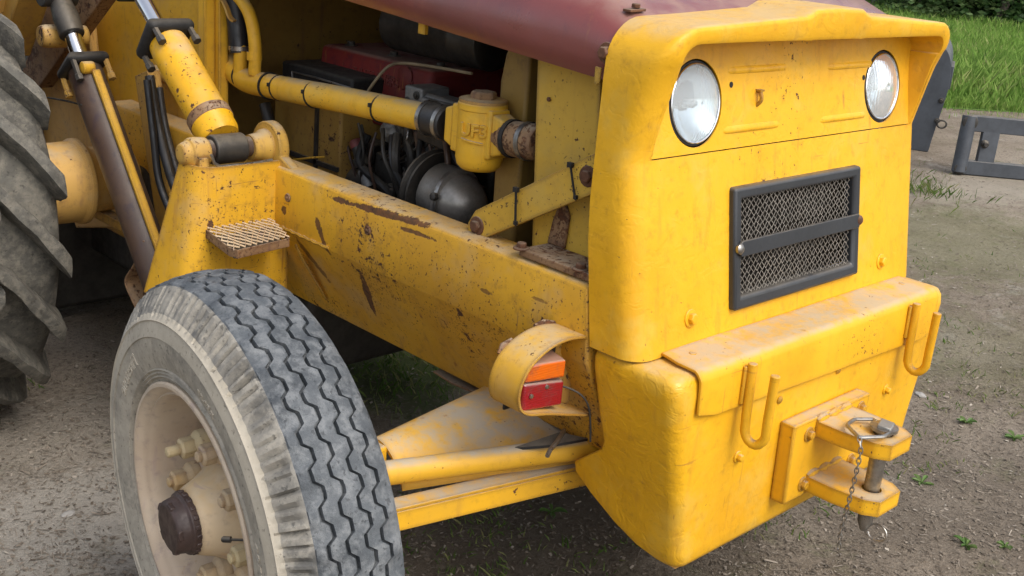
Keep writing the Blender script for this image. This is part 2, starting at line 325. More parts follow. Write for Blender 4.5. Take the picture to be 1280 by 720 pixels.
def empty(name, loc, label, cat, group=None):
    o = bpy.data.objects.new(name, None); o.location = loc; o.empty_display_size = .2; C.objects.link(o); return tag(o, label, cat, group)
def bolt(parent, o, axis, r=.011, h=.009, mat='hitch', washer=True): return obj('bolt', MB().hexbolt(o, axis, r, h, washer), mat, parent, .0012)
def catmull(P, k=6):
    P = [V(p) for p in P]; out = []
    for i in range(len(P) - 1):
        p0 = P[max(i - 1, 0)]; p1 = P[i]; p2 = P[i + 1]; p3 = P[min(i + 2, len(P) - 1)]
        for j in range(k):
            t = j / k; out.append(.5 * ((2 * p1) + (p2 - p0) * t + (2 * p0 - 5 * p1 + 4 * p2 - p3) * t * t + (3 * p1 - p0 - 3 * p2 + p3) * t ** 3))
    return out + [P[-1]]
def lerp(a, b, t): return a + (b - a) * t
def interp(tab, x):
    if x <= tab[0][0]: return tab[0][1]
    for (a, b), (c_, d) in zip(tab, tab[1:]):
        if x <= c_: return lerp(b, d, (x - a) / (c_ - a))
    return tab[-1][1]
XM = 2.17
def mir(p): return V((2 * XM - p[0], p[1], p[2]))

# ------------------------------------------------------------------ ground
def axis_steps(lo, hi, near0, near1, fine):
    xs = []; x = near0
    while x < near1: xs.append(x); x += fine
    s_ = fine; x = near1
    while x < hi: xs.append(x); s_ *= 1.25; x += s_
    xs.append(hi); s_ = fine; x = near0 - fine; left = []
    while x > lo: left.append(x); s_ *= 1.25; x -= s_
    left.append(lo); return left[::-1] + xs
def gz(x, y):
    d = 0
    if -3 < x < 16 and -3 < y < 12:
        d = -.014 * (math.exp(-((x - 3.55 + .12 * math.sin(y * .8)) / .16) ** 2) + math.exp(-((x - .55 + .1 * math.sin(y)) / .15) ** 2)) + .022 * noise.noise(V((x * 1.1, y * 1.1, 1))) + .012 * noise.noise(V((x * 4, y * 4, 5))) + .006 * noise.noise(V((x * 13, y * 13, 9)))
        for (cx, cy, r) in ((1.06, 1.75, .32), (1.05, 3.5, .5), (8.5, 3.5, .7), (8.85, 4.3, .8)):       # pressed flat where something stands
            q = math.hypot(x - cx, y - cy); 
            if q < r: d *= max(0, (q / r - .45) / .55) if q > .45 * r else 0
    return d
xs = axis_steps(-220, 420, -.2, 9.6, .036); ys = axis_steps(-220, 420, .2, 6.6, .036)
mb = MB(); mb.grid([[(x, y, gz(x, y)) for x in xs] for y in ys])
g = obj('ground', mb, 'dirt', None, fix=False, smooth=180); g['kind'] = 'structure'
g.data.polygons  # one sheet that reaches the horizon
# field: begins a little beyond the bucket and the frame
FA = V((11.3, 5.3, 0)); FB = V((12.2, 4.62, 0)); fd = (FB - FA).normalized(); fn = V((-fd.y, fd.x, 0))
if fn.dot(FA) < 0: fn = -fn
mb = MB(); rows = []
for t in [0, .25, .6, 1, 2, 4, 8, 16, 40, 120, 300]:
    rows.append([(FA + fd * s_ + fn * (t + (.35 * noise.noise(V((s_ * .7, 3, 1))) if t < 2 else 0)) + V((0, 0, .006 + min(t, 1.2) * .05))) for s_ in [-200, -60, -20] + [i * .5 - 12 for i in range(60)] + [24, 60, 200]])
mb.grid(rows); o = obj('field', mb, 'field', None, smooth=180, fix=False); o['kind'] = 'structure'

# ================================================================== the loader tractor
T = empty('loader_tractor', (XM, 2.6, 0), 'weathered yellow loader tractor with maroon hood and hitch clevis on its nose', 'tractor')
T.empty_display_size = .5

# ---- nose cowl: rounded shell, visor over the headlamps and flat grille panel below
def yf(z): return 1.2995 + (z - 1.188) * .169
mb = MB()
zs = [.808, .815, .83, .875, .95, 1.02, 1.10, 1.15, 1.178, 1.187]
colx = [1.666, 1.72, 1.80, 1.87, 1.935, 2.01, 2.09, 2.17]; colx = colx + [2 * XM - x for x in colx[-2::-1]]
def section(z):
    r_ = []; f0 = yf(z); back = min(1.392, 1.352 + (z - .81) * .16)
    for (x, y) in ((1.618, back), (1.618, f0 + .066), (1.618, f0 + .054)): r_.append((x, y, z))
    for k in range(1, 7): a = R(90 * k / 7); r_.append((1.666 - .048 * math.cos(a), f0 + .048 - .048 * math.sin(a), z))
    L = r_ + [(x, f0, z) for x in colx] + [tuple(mir(p)) for p in r_[::-1]]
    return L
rows = [section(z) for z in zs]; w_ = len(rows[0]); c0 = 9 + colx.index(1.935); c1 = 9 + len(colx) - 1 - colx.index(1.935)
b0 = len(mb.v); mb.v += [p for r_ in rows for p in r_]
for i in range(len(rows) - 1):
    for j in range(w_ - 1):
        if c0 <= j < c1 and 3 <= i < 6: continue
        mb.f.append((b0 + i * w_ + j, b0 + i * w_ + j + 1, b0 + (i + 1) * w_ + j + 1, b0 + (i + 1) * w_ + j)); mb.mi.append(0)
# upper shell
path = []
for z in (1.187, 1.215, 1.25, 1.29, 1.33): path.append((1.618, z))
for k in range(1, 9): a = R(90 * k / 8); path.append((1.708 - .09 * math.cos(a), 1.352 + .088 * math.sin(a)))
for x in (1.80, 1.90, 1.99, 2.045): path.append((x, 1.440 + (x - 1.71) * .05))
path += [(2.062, 1.463), (2.08, 1.470), (XM, 1.4725)]
path = path + [(2 * XM - x, z) for x, z in path[-2::-1]]
rimtab = [(1.187, 1.2995), (1.25, 1.2865), (1.33, 1.268), (1.40, 1.250), (1.44, 1.244), (1.48, 1.243)]
rows = []
for i, (x, z) in enumerate(path):
    p0 = path[max(i - 1, 0)]; p1 = path[min(i + 1, len(path) - 1)]; t = V((p1[0] - p0[0], p1[1] - p0[1])).normalized(); nn = V((-t.y, t.x))
    if nn.dot(V((x - XM, z - 1.0))) < 0: nn = -nn
    if z <= 1.30: nn = V((-1 if x < XM else 1, 0))
    ry = interp(rimtab, z); k = min(1, max(0, (z - 1.187) / .22)); top = min(1, max(0, (z - 1.30) / .135)); top = top * top * (3 - 2 * top)
    pan = yf(z) + .004
    q = lambda off, y: (x + nn.x * off, y, z + nn.y * off)
    zf = 1.441 if z > 1.441 else z
    qf = lambda off, y: (x + nn.x * off, y, zf + off * (1 if zf != z else nn.y))
    cr = lerp(.048, .010, top); sq = .022 * min(1, max(0, (z - 1.27) / .13)) * (1 - min(1, abs(nn.y)))
    L = [q(0, 1.392), q(.0, ry + cr + .018), q(.0, ry + cr + .006)]
    for m_ in range(1, 7): a = R(90 * m_ / 7); L.append(q(-cr + cr * math.cos(a) - sq * m_ / 7, ry + cr - cr * math.sin(a)))
    bw = lerp(max(cr, .046), .028, top)
    L += [q(-cr - sq, ry), qf(-bw + .003 - sq, ry + .0005), qf(-bw - .004 - sq, ry + .004 * k + .0005), qf(-bw - .009 - sq * .8, lerp(ry, pan, .35)), qf(-bw - .018 - sq * .4, pan + .012)]
    rows.append(L)
mb.grid(rows)
cowl = obj('nose_cowl', mb, 'nose', T, smooth=42, solid=.004, weld=.0006)
for z_, x_ in ((.868, 1.79),): 
    for xx in (x_, 2 * XM - x_): bolt(cowl, (xx, yf(z_) - .001, z_), (0, -1, .17), .012, .012, 'nose')

# headlamp panel with its ribs
def hp(x, z, d=0.): return V((x, 1.3035 + (z - 1.19) * .168 - d * .986, z + d * .166))
mb = MB(); mb.grid([[hp(x, z) for x in (1.93, 2.05, 2.17, 2.29, 2.41)] for z in (1.1888, 1.25, 1.32, 1.42)])
for lx in (1.8085, 2 * XM - 1.8085):                        # each lamp sits in a round cut-out
    x0, x1 = (1.672, 1.93) if lx < XM else (2.41, 2.668); z0, z1, cz_ = 1.1888, 1.42, 1.283; angs = sorted([2 * math.pi * k / 48 for k in range(48)] + [math.atan2(zz - cz_, xx - lx) % (2 * math.pi) for xx in (x0, x1) for zz in (z0, z1)])
    rin, rout = [], []
    for a in angs:
        dx_, dz_ = math.cos(a), math.sin(a); t = min([(x1 - lx) / dx_ if dx_ > 1e-6 else 9, (x0 - lx) / dx_ if dx_ < -1e-6 else 9, (z1 - cz_) / dz_ if dz_ > 1e-6 else 9, (z0 - cz_) / dz_ if dz_ < -1e-6 else 9])
        rin.append(hp(lx + .084 * dx_, cz_ + .0835 * dz_)); rout.append(hp(lx + t * dx_, cz_ + t * dz_))
    mb.grid([rin, rout], True)
hpan = obj('headlamp_panel', mb, 'nose', T, solid=.004, weld=.0003)
def rib(x0, x1, z, flip):
    m = MB(); rws = []
    for k in range(9):
        t = k / 8; x = lerp(x0, x1, t); e = min(1, min(t, 1 - t) * 6 + .15); hgt = .0075 * e
        rws.append([hp(x, z + dz, hgt * hh + .0005 - .002 * (hh == 0)) for dz, hh in ((-.011, 0), (-.008, .75), (-.002, 1), (.004, .7), (.013, 0))])
    m.grid(rws); return obj('pressed_rib', m, 'nose', hpan, smooth=80)
for (p, q_) in (((900, 87), (983, 82)), ((896, 163), (975, 153)), ((1026, 83), (1087, 78)), ((1018, 150), (1082, 141))):
    A = HY(*p, 1.335 if p[1] < 100 else 1.312); B = HY(*q_, 1.335 if p[1] < 100 else 1.312); rib(A.x, B.x, (A.z + B.z) / 2, 0)
for p in ((913, 106), (1078, 97)):
    A = HY(*p, 1.322); o = obj('hole_shade_disc', MB().lathe(hp(A.x, A.z, .0036), (0, -1, .17), [(0, .006), (.0012, .006)], 14), 'blackmatt', hpan)  # black disc on the panel stands in for the shade inside a hole
A = HY(945, 122, 1.318)
m = MB(); m.tube(catmull([hp(A.x + .001, A.z + .014, 0), hp(A.x, A.z + .010, .012), hp(A.x, A.z - .006, .014), hp(A.x - .001, A.z - .016, .002)], 4), .0042, 8)
m.box(A.x - .006, A.x + .008, 1.305, 1.318, A.z + .014, A.z + .018)
obj('badge_clip', m, 'worn', hpan)
A = HX(1124, 108, 2.655); bolt(hpan, (2.652, A.y, A.z), (-1, -.1, 0), .009, .010, 'grime')
# headlamps
def headlamp(x, lab):
    c = hp(x, 1.283, 0); ax = V((0, -.986, .166)); L = MB()
    L.lathe(c, ax, [(-.03, .0825), (-.001, .0825), (.0015, .081), (.002, .0775), (-.02, .0765)], 48, False)
    body = obj('headlamp', L, 'gapshade', T, label=lab)  # black ring paints the shaded gap between lamp and panel
    m = MB(); pr = [( -.030 + .030 * (r_ / .073) ** 2, r_) for r_ in [.002 + .0079 * k for k in range(10)]]
    m.lathe(c, ax, pr, 48, False); obj('reflector', m, 'reflector', body, smooth=180)
    obj('trim_ring', MB().lathe(c, ax, [(-.004, .0772), (.0045, .0772), (.006, .0755), (.0052, .0735), (-.004, .0735)], 48, False), 'chrome', body)
    m = MB(); m.lathe(c - ax * .032, ax, [(0, .009), (.03, .009), (.034, .006), (.036, .001)], 16); obj('bulb', m, 'steel', body)
    m = MB(); pr = [(.020 - .016 * (r_ / .0732) ** 2, r_) for r_ in [.0732 - .0732 * k / 12 for k in range(12)]] + [(.019, .0008)]
    inner = [(d - .003, r_) for d, r_ in pr[::-1]]
    m.lathe(c, ax, pr + inner, 56, False); obj('lens', m, 'glass', body, smooth=180)
headlamp(1.8085, 'dusty round headlamp beside the hood bolts'); headlamp(2 * XM - 1.8085, 'round headlamp beside the cheek bolt')

# grille
ga = V((0, -.986, .167))
def gp(x, z, d=0.): return V((x, yf(z) - d, z))
m = MB(); xo, xi, zo0, zi0, zi1, zo1 = 1.9205, 1.947, .861, .888, 1.088, 1.1125
outer = [(xo, zo0), (2 * XM - xo, zo0), (2 * XM - xo, zo1), (xo, zo1)]; inn = [(xi, zi0), (2 * XM - xi, zi0), (2 * XM - xi, zi1), (xi, zi1)]
P = [gp(x, z, .0) for x, z in outer] + [gp(x, z, .016) for x, z in outer] + [gp(x, z, .014) for x, z in inn] + [gp(x, z, -.012) for x, z in inn]
fs = []
for i in range(4):
    k = (i + 1) % 4
    for a in (0, 4, 8): fs.append((a + i, a + k, a + 4 + k, a + 4 + i))
m.add(P, fs)
gr = obj('grille', m, 'black', T, .007, 3)
# expanded metal
m = MB(); cw, chh = .0320, .0168; W0, W1, Z0, Z1 = 1.943, 2 * XM - 1.943, .885, 1.091; nx = int((W1 - W0) / cw); nz = int((Z1 - Z0) / chh)
def strand(pts, tw=.0008):
    rws = []
    for p in pts: rws.append([p + V((0, -.0006, tw)), p + V((0, .0006, tw)), p + V((0, .0006, -tw)), p + V((0, -.0006, -tw))])
    m.grid(rws, True)
for j in range(nz + 1):
    for sgn in (1, -1):
        pts = []
        for i in range(2 * nx + 1):
            x = W0 + i * cw / 2; z = Z0 + j * chh + sgn * (chh / 2) * (1 if i % 2 else -1)
            z += .004 * noise.noise(V((x * 6, j * .3, 2)))
            zz = min(max(z, Z0 - .004), Z1 + .004)
            pts.append(gp(x, zz, .0 + .006 * noise.noise(V((x * 5, zz * 5, 7))) + .0012 * sgn))
        strand(pts)
obj('expanded_mesh', m, 'mesh', gr, smooth=30)
m = MB(); zc = .990
m.prism([gp(xi - .022, zc + .004, .016), gp(xi - .012, zc - .016, .016), gp(2 * XM - xi + .012, zc - .016, .016), gp(2 * XM - xi + .022, zc - .002, .016), gp(2 * XM - xi + .012, zc + .016, .016), gp(xi - .008, zc + .016, .016)], (0, -.006, 0))
obj('crossbar', m, 'black', gr, .0015)
for x in (xi - .015, 2 * XM - xi + .016): obj('screw', MB().lathe(gp(x, zc, .016), ga, [(0, .011), (.006, .011), (.0095, .007), (.010, .002)], 18), 'steel' if x < XM else 'rust', gr)
m = MB(); m.box(1.75, 2.59, 1.345, 1.40, .84, 1.36); rad = obj('radiator_core', m, 'core', T, .004)
m = MB()
for i in range(46): m.box(1.93 + i * .0107, 1.9325 + i * .0107, 1.336, 1.3449, .86, 1.12)
o = obj('fin', m, 'core', rad); o['kind'] = 'stuff'

# ---- counterweight
ztab_b = [(.362, 1.16), (.380, 1.235), (.398, 1.29), (.45, 1.375), (.485, 1.418), (.505, 1.420), (.535, 1.385), (.575, 1.338), (.60, 1.330), (.66, 1.338), (.808, 1.351)]
xltab = [(.36, 1.712), (.5, 1.688), (.65, 1.652), (.80, 1.620)]
def csec(z, inset=0., nrad=6):
    xl = interp(xltab, z) + inset; yb = interp(ztab_b, z) - inset * .3; f0 = 1.135 + inset; rr = .030; xr = 2 * XM - xl; L = []
    def arc(cx, cy, a0): return [(cx + rr_ * math.cos(R(a0 + 90 * k / nrad)), cy + rr_ * math.sin(R(a0 + 90 * k / nrad)), z) for k in range(nrad + 1)]
    rr_ = rr; L += arc(xl + rr, f0 + rr, 180); mid = [(lerp(xl + rr, xr - rr, k / 9), f0, z) for k in range(1, 9)]; L += mid; L += arc(xr - rr, f0 + rr, 270)
    rr_ = min(.012, (yb - f0) * .1); 
    L += [(xr, lerp(f0 + rr, yb, k / 4), z) for k in range(1, 4)]; L += arc(xr - rr_, yb - rr_, 0); L += arc(xl + rr_, yb - rr_, 90); L += [(xl, lerp(yb, f0 + rr, k / 4), z) for k in range(1, 4)]
    return L
mb = MB(); rows = [csec(.362, .02)] + [csec(z, .0 if z > .38 else .006) for z in (.372, .385, .41, .45, .47, .485, .495, .505, .515, .535, .555, .575, .60, .63, .66, .70, .74, .765)] + [csec(.788, .004), csec(.800, .011), csec(.8045, .026)]
b0 = len(mb.v); mb.grid(rows, True); nW = len(rows[0])
mb.f.append(tuple(range(b0, b0 + nW))); mb.mi.append(0); mb.f.append(tuple(range(b0 + (len(rows) - 1) * nW, b0 + len(rows) * nW))); mb.mi.append(0)
cw_ = obj('counterweight', mb, ['cast', 'nose'], T, smooth=60)
for p in cw_.data.polygons:
    if p.normal.y < -.93: p.material_index = 1
for (px, py) in ((922, 571), (1107, 487)):
    A = HY(px, py, 1.134); bolt(cw_, A, (0, -1, 0), .0085, .012, 'nose')
for (px, py) in ((1048, 463), (975, 500)):
    A = HY(px, py, 1.133); obj('paint_blister', MB().lathe(A, (0, -1, 0), [(0, .009), (.003, .006), (.004, .001)], 8), 'hitch', cw_)
# lip plate over its top edge
m = MB(); xl, xr = 1.688, 2 * XM - 1.688
prof = [(1.236, .8120), (1.19, .8105), (1.152, .8085)]
for k in range(1, 7): a = R(84 * k / 6); prof.append((1.152 - .018 * math.sin(a), .8085 - .018 * (1 - math.cos(a))))
prof += [(1.1315, .745), (1.1300, .716)]
rows = []
NX = 17
for i in range(NX):
    t = i / (NX - 1); x = lerp(xl, xr, t); L = []
    for j, (y, z) in enumerate(prof):
        e = 0
        if j == len(prof) - 1: e = (.012 if i in (0, NX - 1) else 0)
        sag = (.022 * t if j >= len(prof) - 2 else 0) * (1 if j == len(prof) - 1 else .5)
        L.append((x + (.010 if (j == 0 and i == 0) else 0) - (.01 if (j == 0 and i == NX - 1) else 0), y + .0022 * noise.noise(V((x * 3, j * .3, 1))), z + e - sag + .0015 * noise.noise(V((x * 4, 2, j * .2)))))
    rows.append(L)
m.grid(rows); lip = obj('lip_plate', m, 'lip', T, smooth=28, solid=.006, bevel=.0012)
lip.modifiers['thickness'].offset = 1
for px, py in ((868, 446), (1130, 358)): A = HZ(px, py, .812); bolt(lip, (A.x, 1.20, .813), (0, 0, 1), .008, .005, 'lip', False)
# towing hooks
def jhook(xc):
    pts = [(xc, 1.1135, .808), (xc, 1.112, .77), (xc, 1.111, .735), (xc, 1.110, .70)]
    for k in range(1, 9): a = R(180 * k / 9); pts.append((xc + .001 * k, 1.0865 + .0235 * math.cos(a), .676 - .034 * math.sin(a)))
    pts += [(xc + .004, 1.063, .70), (xc + .003, 1.062, .75), (xc + .002, 1.0615, .80)]
    m = MB().tube(pts, .0098, 12); m.tube([(xc - .008, 1.123, .80), (xc - .009, 1.121, .72)], .005, 6); m.tube([(xc + .008, 1.123, .80), (xc + .009, 1.121, .72)], .005, 6)
    return obj('tow_hook', m, 'lip', T, .002)
jhook(1.833); jhook(2.506)
# hitch clevis
m = MB(); m.hexa([(2.022, 1.098, .438), (2.318, 1.098, .438), (2.318, 1.1345, .438), (2.022, 1.1345, .438), (2.012, 1.098, .628), (2.328, 1.098, .628), (2.328, 1.1345, .628), (2.012, 1.1345, .628)])
hb = obj('hitch_bracket', m, 'hitch', T, .004)
for zt, nm in ((.619, 0), (.486, 1)):
    m = MB(); poly = [(2.098, 1.097), (2.098, 1.03), (2.108, .962), (2.128, .934), (2.214, .934), (2.234, .962), (2.242, 1.03), (2.242, 1.097)]
    # plate with the pin hole as a ring of quads
    hc = V((XM, .979)); hr = .0215; N = 32
    def edge_pt(a):
        d = V((math.cos(a), math.sin(a))); best = 9
        for i in range(len(poly)):
            p = V(poly[i]); q_ = V(poly[(i + 1) % len(poly)]); e = q_ - p; den = d.x * e.y - d.y * e.x
            if abs(den) < 1e-9: continue
            w0 = p - hc; t = (w0.x * e.y - w0.y * e.x) / den; s_ = (w0.x * d.y - w0.y * d.x) / den
            if t > 0 and -1e-6 <= s_ <= 1 + 1e-6: best = min(best, t)
        return hc + d * best
    angs = sorted([2 * math.pi * k / N for k in range(N)] + [math.atan2(p[1] - hc.y, p[0] - hc.x) % (2 * math.pi) for p in poly])
    rin = [hc + V((math.cos(a), math.sin(a))) * hr for a in angs]; rout = [edge_pt(a) for a in angs]; th = .036
    m.grid([[(p.x, p.y, zt) for p in rin], [(p.x, p.y, zt) for p in rout], [(p.x, p.y, zt - th) for p in rout], [(p.x, p.y, zt - th) for p in rin], [(p.x, p.y, zt) for p in rin]], True)
    bm_ = obj('clevis_plate', m, 'hitch', hb, .003, 2, 30)
    m = MB().tube([(2.098 + k * .016, 1.097 + .002 * (k % 2), zt + .001 + .002 * ((k * 7) % 3 - 1)) for k in range(10)], [.006 + .0025 * ((k * 5) % 3) for k in range(10)], 8); obj('weld_bead', m, 'hitch', hb)
for (px, py) in ((1011, 543), (1003, 605)): A = HY(px, py, 1.097); bolt(hb, A, (0, -1, 0), .011, .011, 'hitch')
for xx, zz in ((2.29, .60), (2.29, .468)): bolt(hb, (xx, 1.097, zz), (0, -1, 0), .011, .011, 'hitch')

# ---- hood
m = MB(); rows = []
def hoodz(y): return .034 * min(1, max(0, (y - 1.388) / .09)) + (y - 1.40) * .05
for k in range(22):
    y = lerp(1.386, 3.15, k / 21); dz = hoodz(y); L = []; lowz = 1.318 + (y - 1.40) * .062
    pts = [(1.650, lowz - .0), (1.648, lowz + .004), (1.636, lowz + .022), (1.634, lowz + .04), (1.634, max(lowz + .05, 1.365 + dz * .5))]
    for q_ in range(1, 9): a = R(90 * q_ / 8); pts.append((1.716 - .082 * math.cos(a), lerp(1.365 + dz * .5, 1.438 + dz, math.sin(a))))
    for x in (1.80, 1.90, 1.98, 2.04): pts.append((x, 1.438 + (x - 1.716) * .052 + dz))
    pts += [(2.065, 1.459 + dz), (2.085, 1.4655 + dz), (XM, 1.467 + dz)]
    pts = pts + [(2 * XM - x, z) for x, z in pts[-2::-1]]
    rows.append([(x + .002 * noise.noise(V((y * 3, x * 4, 2))), y, z + .0035 * noise.noise(V((x * 3, y * 2.2, 4)))) for x, z in pts])
m.grid(rows); hood = obj('hood', m, 'maroon', T, smooth=70, solid=.003)
A = HX(751, 62, 1.632); m = MB().lathe((1.632, 1.401, 1.372), (-1, 0, 0), [(0, .020), (.003, .020), (.0035, .012), (.006, .0115)], 18); m.hexbolt((1.627, 1.401, 1.372), (-1, 0, .1), .012, .011, False); obj('bolt', m, 'rust', hood, .001)
A = HX(751, 92, 1.632); m = MB(); m.prism([(1.628, A.y - .006, A.z + .012), (1.628, A.y + .008, A.z + .013), (1.628, A.y + .007, A.z - .018), (1.628, A.y + .0, A.z - .022), (1.628, A.y - .006, A.z - .016)], (-.006, 0, 0)); obj('latch_tab', m, 'pale', hood, .002)
for (px, py) in ((797, 11), (908, 1)):
    A = HZ(px, py, 1.452); m = MB(); m.obox((A.x, 1.405, A.z - .003 + (A.x - 1.7) * .03), (.022, 0, .001), (0, .010, 0), (0, 0, .0025)); m.hexbolt((A.x + .003, 1.405, A.z), (0, 0, 1), .009, .008, False); obj('bolt', m, 'rust', hood, .001)
A = HX(531, 38, 1.70); m = MB(); m.box(1.69, 1.70, A.y - .012, A.y + .012, A.z - .008, A.z + .02); obj('hood_tab', m, 'pipe', hood, .001)

# ---- chassis beams
def beam(side):
    f = (lambda p: p) if side < 0 else (lambda p: tuple(mir(p)))
    m = MB(); sec = [(1.622, .9245), (1.618, .915), (1.618, .84), (1.618, .770), (1.623, .762), (1.742, .528), (1.756, .522), (1.756, .54), (1.700, .90), (1.700, .928), (1.69, .931), (1.635, .929)]
    ys_ = [1.362, 1.45, 1.6, 1.8, 2.0, 2.2, 2.45, 2.7, 3.0, 3.4]
    def lz(y, i, z):                                     # the beam runs up under the bracket to the rear
        if y > 2.32 and i in (3, 4, 5, 6, 7): return z + 0
        return z
    rows = [[f((x, y if y > 1.37 else 1.355 + max(0, z - .81) * .16, lz(y, i, z) + .0012 * noise.noise(V((y * 3, i, 1))))) for i, (x, z) in enumerate(sec)] for y in ys_]
    b0 = len(m.v); m.grid(rows, True); k = len(sec); m.f.append(tuple(b0 + i for i in range(k))); m.mi.append(0); e = b0 + (len(ys_) - 1) * k; m.f.append(tuple(e + i for i in range(k))); m.mi.append(0)
    o = obj('chassis_beam', m, 'beam', T, .006, 3, 40)
    return o
bL = beam(-1); bR = beam(1)
m = MB(); m.ribbon([(1.748, y, .522 - .012 - .006 * (i % 2)) for i, y in enumerate((1.50, 1.60, 1.68, 1.72, 1.80, 1.88, 1.95))], (.05, 0, 0), .005); obj('bent_flange', m, 'rusty', bL, .001)
m = MB(); m.prism([(1.745, 1.66, .523), (1.745, 1.76, .523), (1.745, 1.742, .497), (1.745, 1.715, .490), (1.745, 1.69, .510)], (.006, 0, 0)); obj('torn_tab', m, 'dirty', bL)
for (px, py) in ((360, 247), (460, 288)):
    A = HX(px, py, 1.617); obj('plug_weld', MB().lathe(A, (-1, 0, 0), [(0, .012), (.004, .010), (.003, .005), (.006, .003)], 9), 'rusty', bL, smooth=60)
# welded seam along the fold and around the step
m = MB(); m.tube([(1.6165, y, .772 + .0015 * math.sin(y * 190)) for y in [2.22 + .012 * k for k in range(25)]], [.0038 + .0016 * ((k * 7) % 4) / 3 for k in range(25)], 6); obj('weld_bead', m, 'worn', bL)
# diagonal strap under the step
m = MB(); A = HX(378, 350, 1.66); m.obox((1.665, 2.36, .66), (.0, .012, .012), (0, -.004, .004), (.045, 0, -.07)); obj('brace', m, 'worn', bL, .002)

# ---- ram bracket and step
m = MB(); pf = [(1.66, 2.475), (1.60, 2.475), (1.50, 2.472), (1.44, 2.474), (1.425, 2.478), (1.414, 2.490), (1.409, 2.505), (1.406, 2.53), (1.405, 2.55)]
def topz(x): return .985 if x > 1.622 else .955
rows = []
for t in (0, .1, .3, .55, .8, 1.):
    rows.append([(x - .05 * (1 - t) * (1 if x < 1.46 else .0), y + (.10 * (1 - t) if x < 1.42 and y > 2.51 else 0) - .0 , lerp(.575, .940, t)) for x, y in pf])
m.grid(rows); br = obj('ram_bracket', m, 'beam', T, smooth=50, solid=.012)
m = MB(); m.tube([(1.61, 2.468, .943), (1.55, 2.468, .939), (1.46, 2.469, .940), (1.445, 2.470, .949), (1.437, 2.472, .972)], .0042, 8); obj('cut_edge', m, 'steel', br)
# inner lug: round-topped plate; outer lug with boss
m = MB(); cy, cz, rr = 2.53, .962, .068
poly = [(1.630, 2.40, .925)] + [(1.630, cy + rr * math.cos(R(a)) * (1.0), cz + rr * math.sin(R(a))) for a in range(-150, -181, -30)] + [(1.630, cy + rr * math.cos(R(a)), cz + rr * math.sin(R(a))) for a in range(165, -31, -15)] + [(1.630, 2.64, .90)]
poly = [(1.630, 2.40, .922)] + [(1.630, cy - rr * math.cos(R(a)), cz + rr * math.sin(R(a))) for a in range(-10, 181, 12)] + [(1.630, 2.63, .90)]
m.prism(poly, (.03, 0, 0)); obj('inner_lug', m, 'dirty', br, .004, 2)
m = MB(); m.lathe((1.630, 2.53, .965), (-1, 0, 0), [(0, .046), (.012, .044), (.02, .037), (.05, .033)], 24); obj('boss', m, 'dirty', br)
m = MB(); m.lathe((1.455, 2.53, .965), (-1, 0, 0), [(0, .036), (.030, .039), (.045, .038), (.052, .030), (.058, .029), (.070, .024), (.072, .014)], 28); m.prism([(1.44, 2.485, .96), (1.44, 2.57, .96), (1.44, 2.60, .80), (1.44, 2.478, .86)], (-.026, 0, 0)); obj('outer_lug', m, 'dirty', br, .003)
obj('grease_nipple', MB().lathe((1.43, 2.505, .93), (-.7, -.6, -.2), [(0, .008), (.012, .008), (.016, .005)], 8), 'rust', br)
# step: expanded tread in a bent frame
step = MB(); zt = .742
sc = [HY(256, 284, 2.47), HZ(300, 314, zt), HZ(362, 297, zt), HY(345, 275, 2.47)]
P0 = V((1.417, 2.470, .785)); P3 = V((1.612, 2.470, .785)); A1 = HZ(292, 314, .775); A2 = HZ(362, 298, .775)
P1 = V((A1.x, A1.y, .775)); P2 = V((min(A2.x, 1.612), A2.y, .775))
path = [P0, P0.lerp(P1, .5), P0.lerp(P1, .85), P1 + (P2 - P1) * .07, P1.lerp(P2, .5), P2, P2.lerp(P3, .2)]
step.ribbon(path, (0, 0, -.022), .005)
so = obj('step', step, 'rusty', T, .0015)
m = MB(); m.prism([P0 + V((.006, -.004, -.019)), P1 + V((.006, .006, -.019)), P2 + V((-.004, .006, -.019)), P3 + V((-.004, -.004, -.019))], (0, 0, -.002)); obj('pan', m, 'blackmatt', so)  # added black sheet, stands in for the shaded void below the strands
for k in range(5):
    for sg in (1, -1):
        pts = []
        for q_ in range(11):
            t = min(1, max(0, (k + .5 + .5 * sg * (1 if q_ % 2 else -1)) / 5)); pts.append(P0.lerp(P3, q_ / 10).lerp(P1.lerp(P2, q_ / 10), t) + V((0, 0, .002 + .002 * (q_ % 2))))
        obj('tread_strand', MB().ribbon(pts, (.001, .0030, .0030), .0018), 'stepm', so)

# ---- lift ram
def along(a, b, t): return V(a).lerp(V(b), t)
ra = V((1.515, 2.53, .968)); rd = (HX(203, 52, 1.515) - HX(270, 172, 1.515)).normalized()
rd = V((0, rd.y, rd.z)).normalized(); Lr = (HX(207, 60, 1.515) - ra).length
u_, v_ = V((1, 0, 0)), rd.cross(V((1, 0, 0))).normalized()
m = MB().lathe(ra, rd, [(.035, .048), (.05, .054), (.08, .0545), (.085, .057), (.115, .057), (.12, .053), (Lr * .5, .0535), (Lr - .03, .0535), (Lr, .05)], 36)
ram = obj('lift_ram', m, 'ram', T, smooth=40)
obj('eye', MB().lathe(ra - V((.045, 0, 0)), (1, 0, 0), [(0, .038), (.09, .038)], 24), 'grime', ram, .004)
obj('pin', MB().lathe(ra - V((.10, 0, 0)), (1, 0, 0), [(0, .026), (.22, .026)], 20), 'brown', ram, .003)
obj('band', MB().lathe(ra + rd * .085, rd, [(0, .0585), (.03, .0585)], 36), 'rusty', ram, .002)
hc = ra + rd * (Lr + .015); m = MB(); m.obox(hc, u_ * .066, v_ * .066, rd * .018); hd = obj('head_flange', m, 'blackmatt', ram, .016, 3)
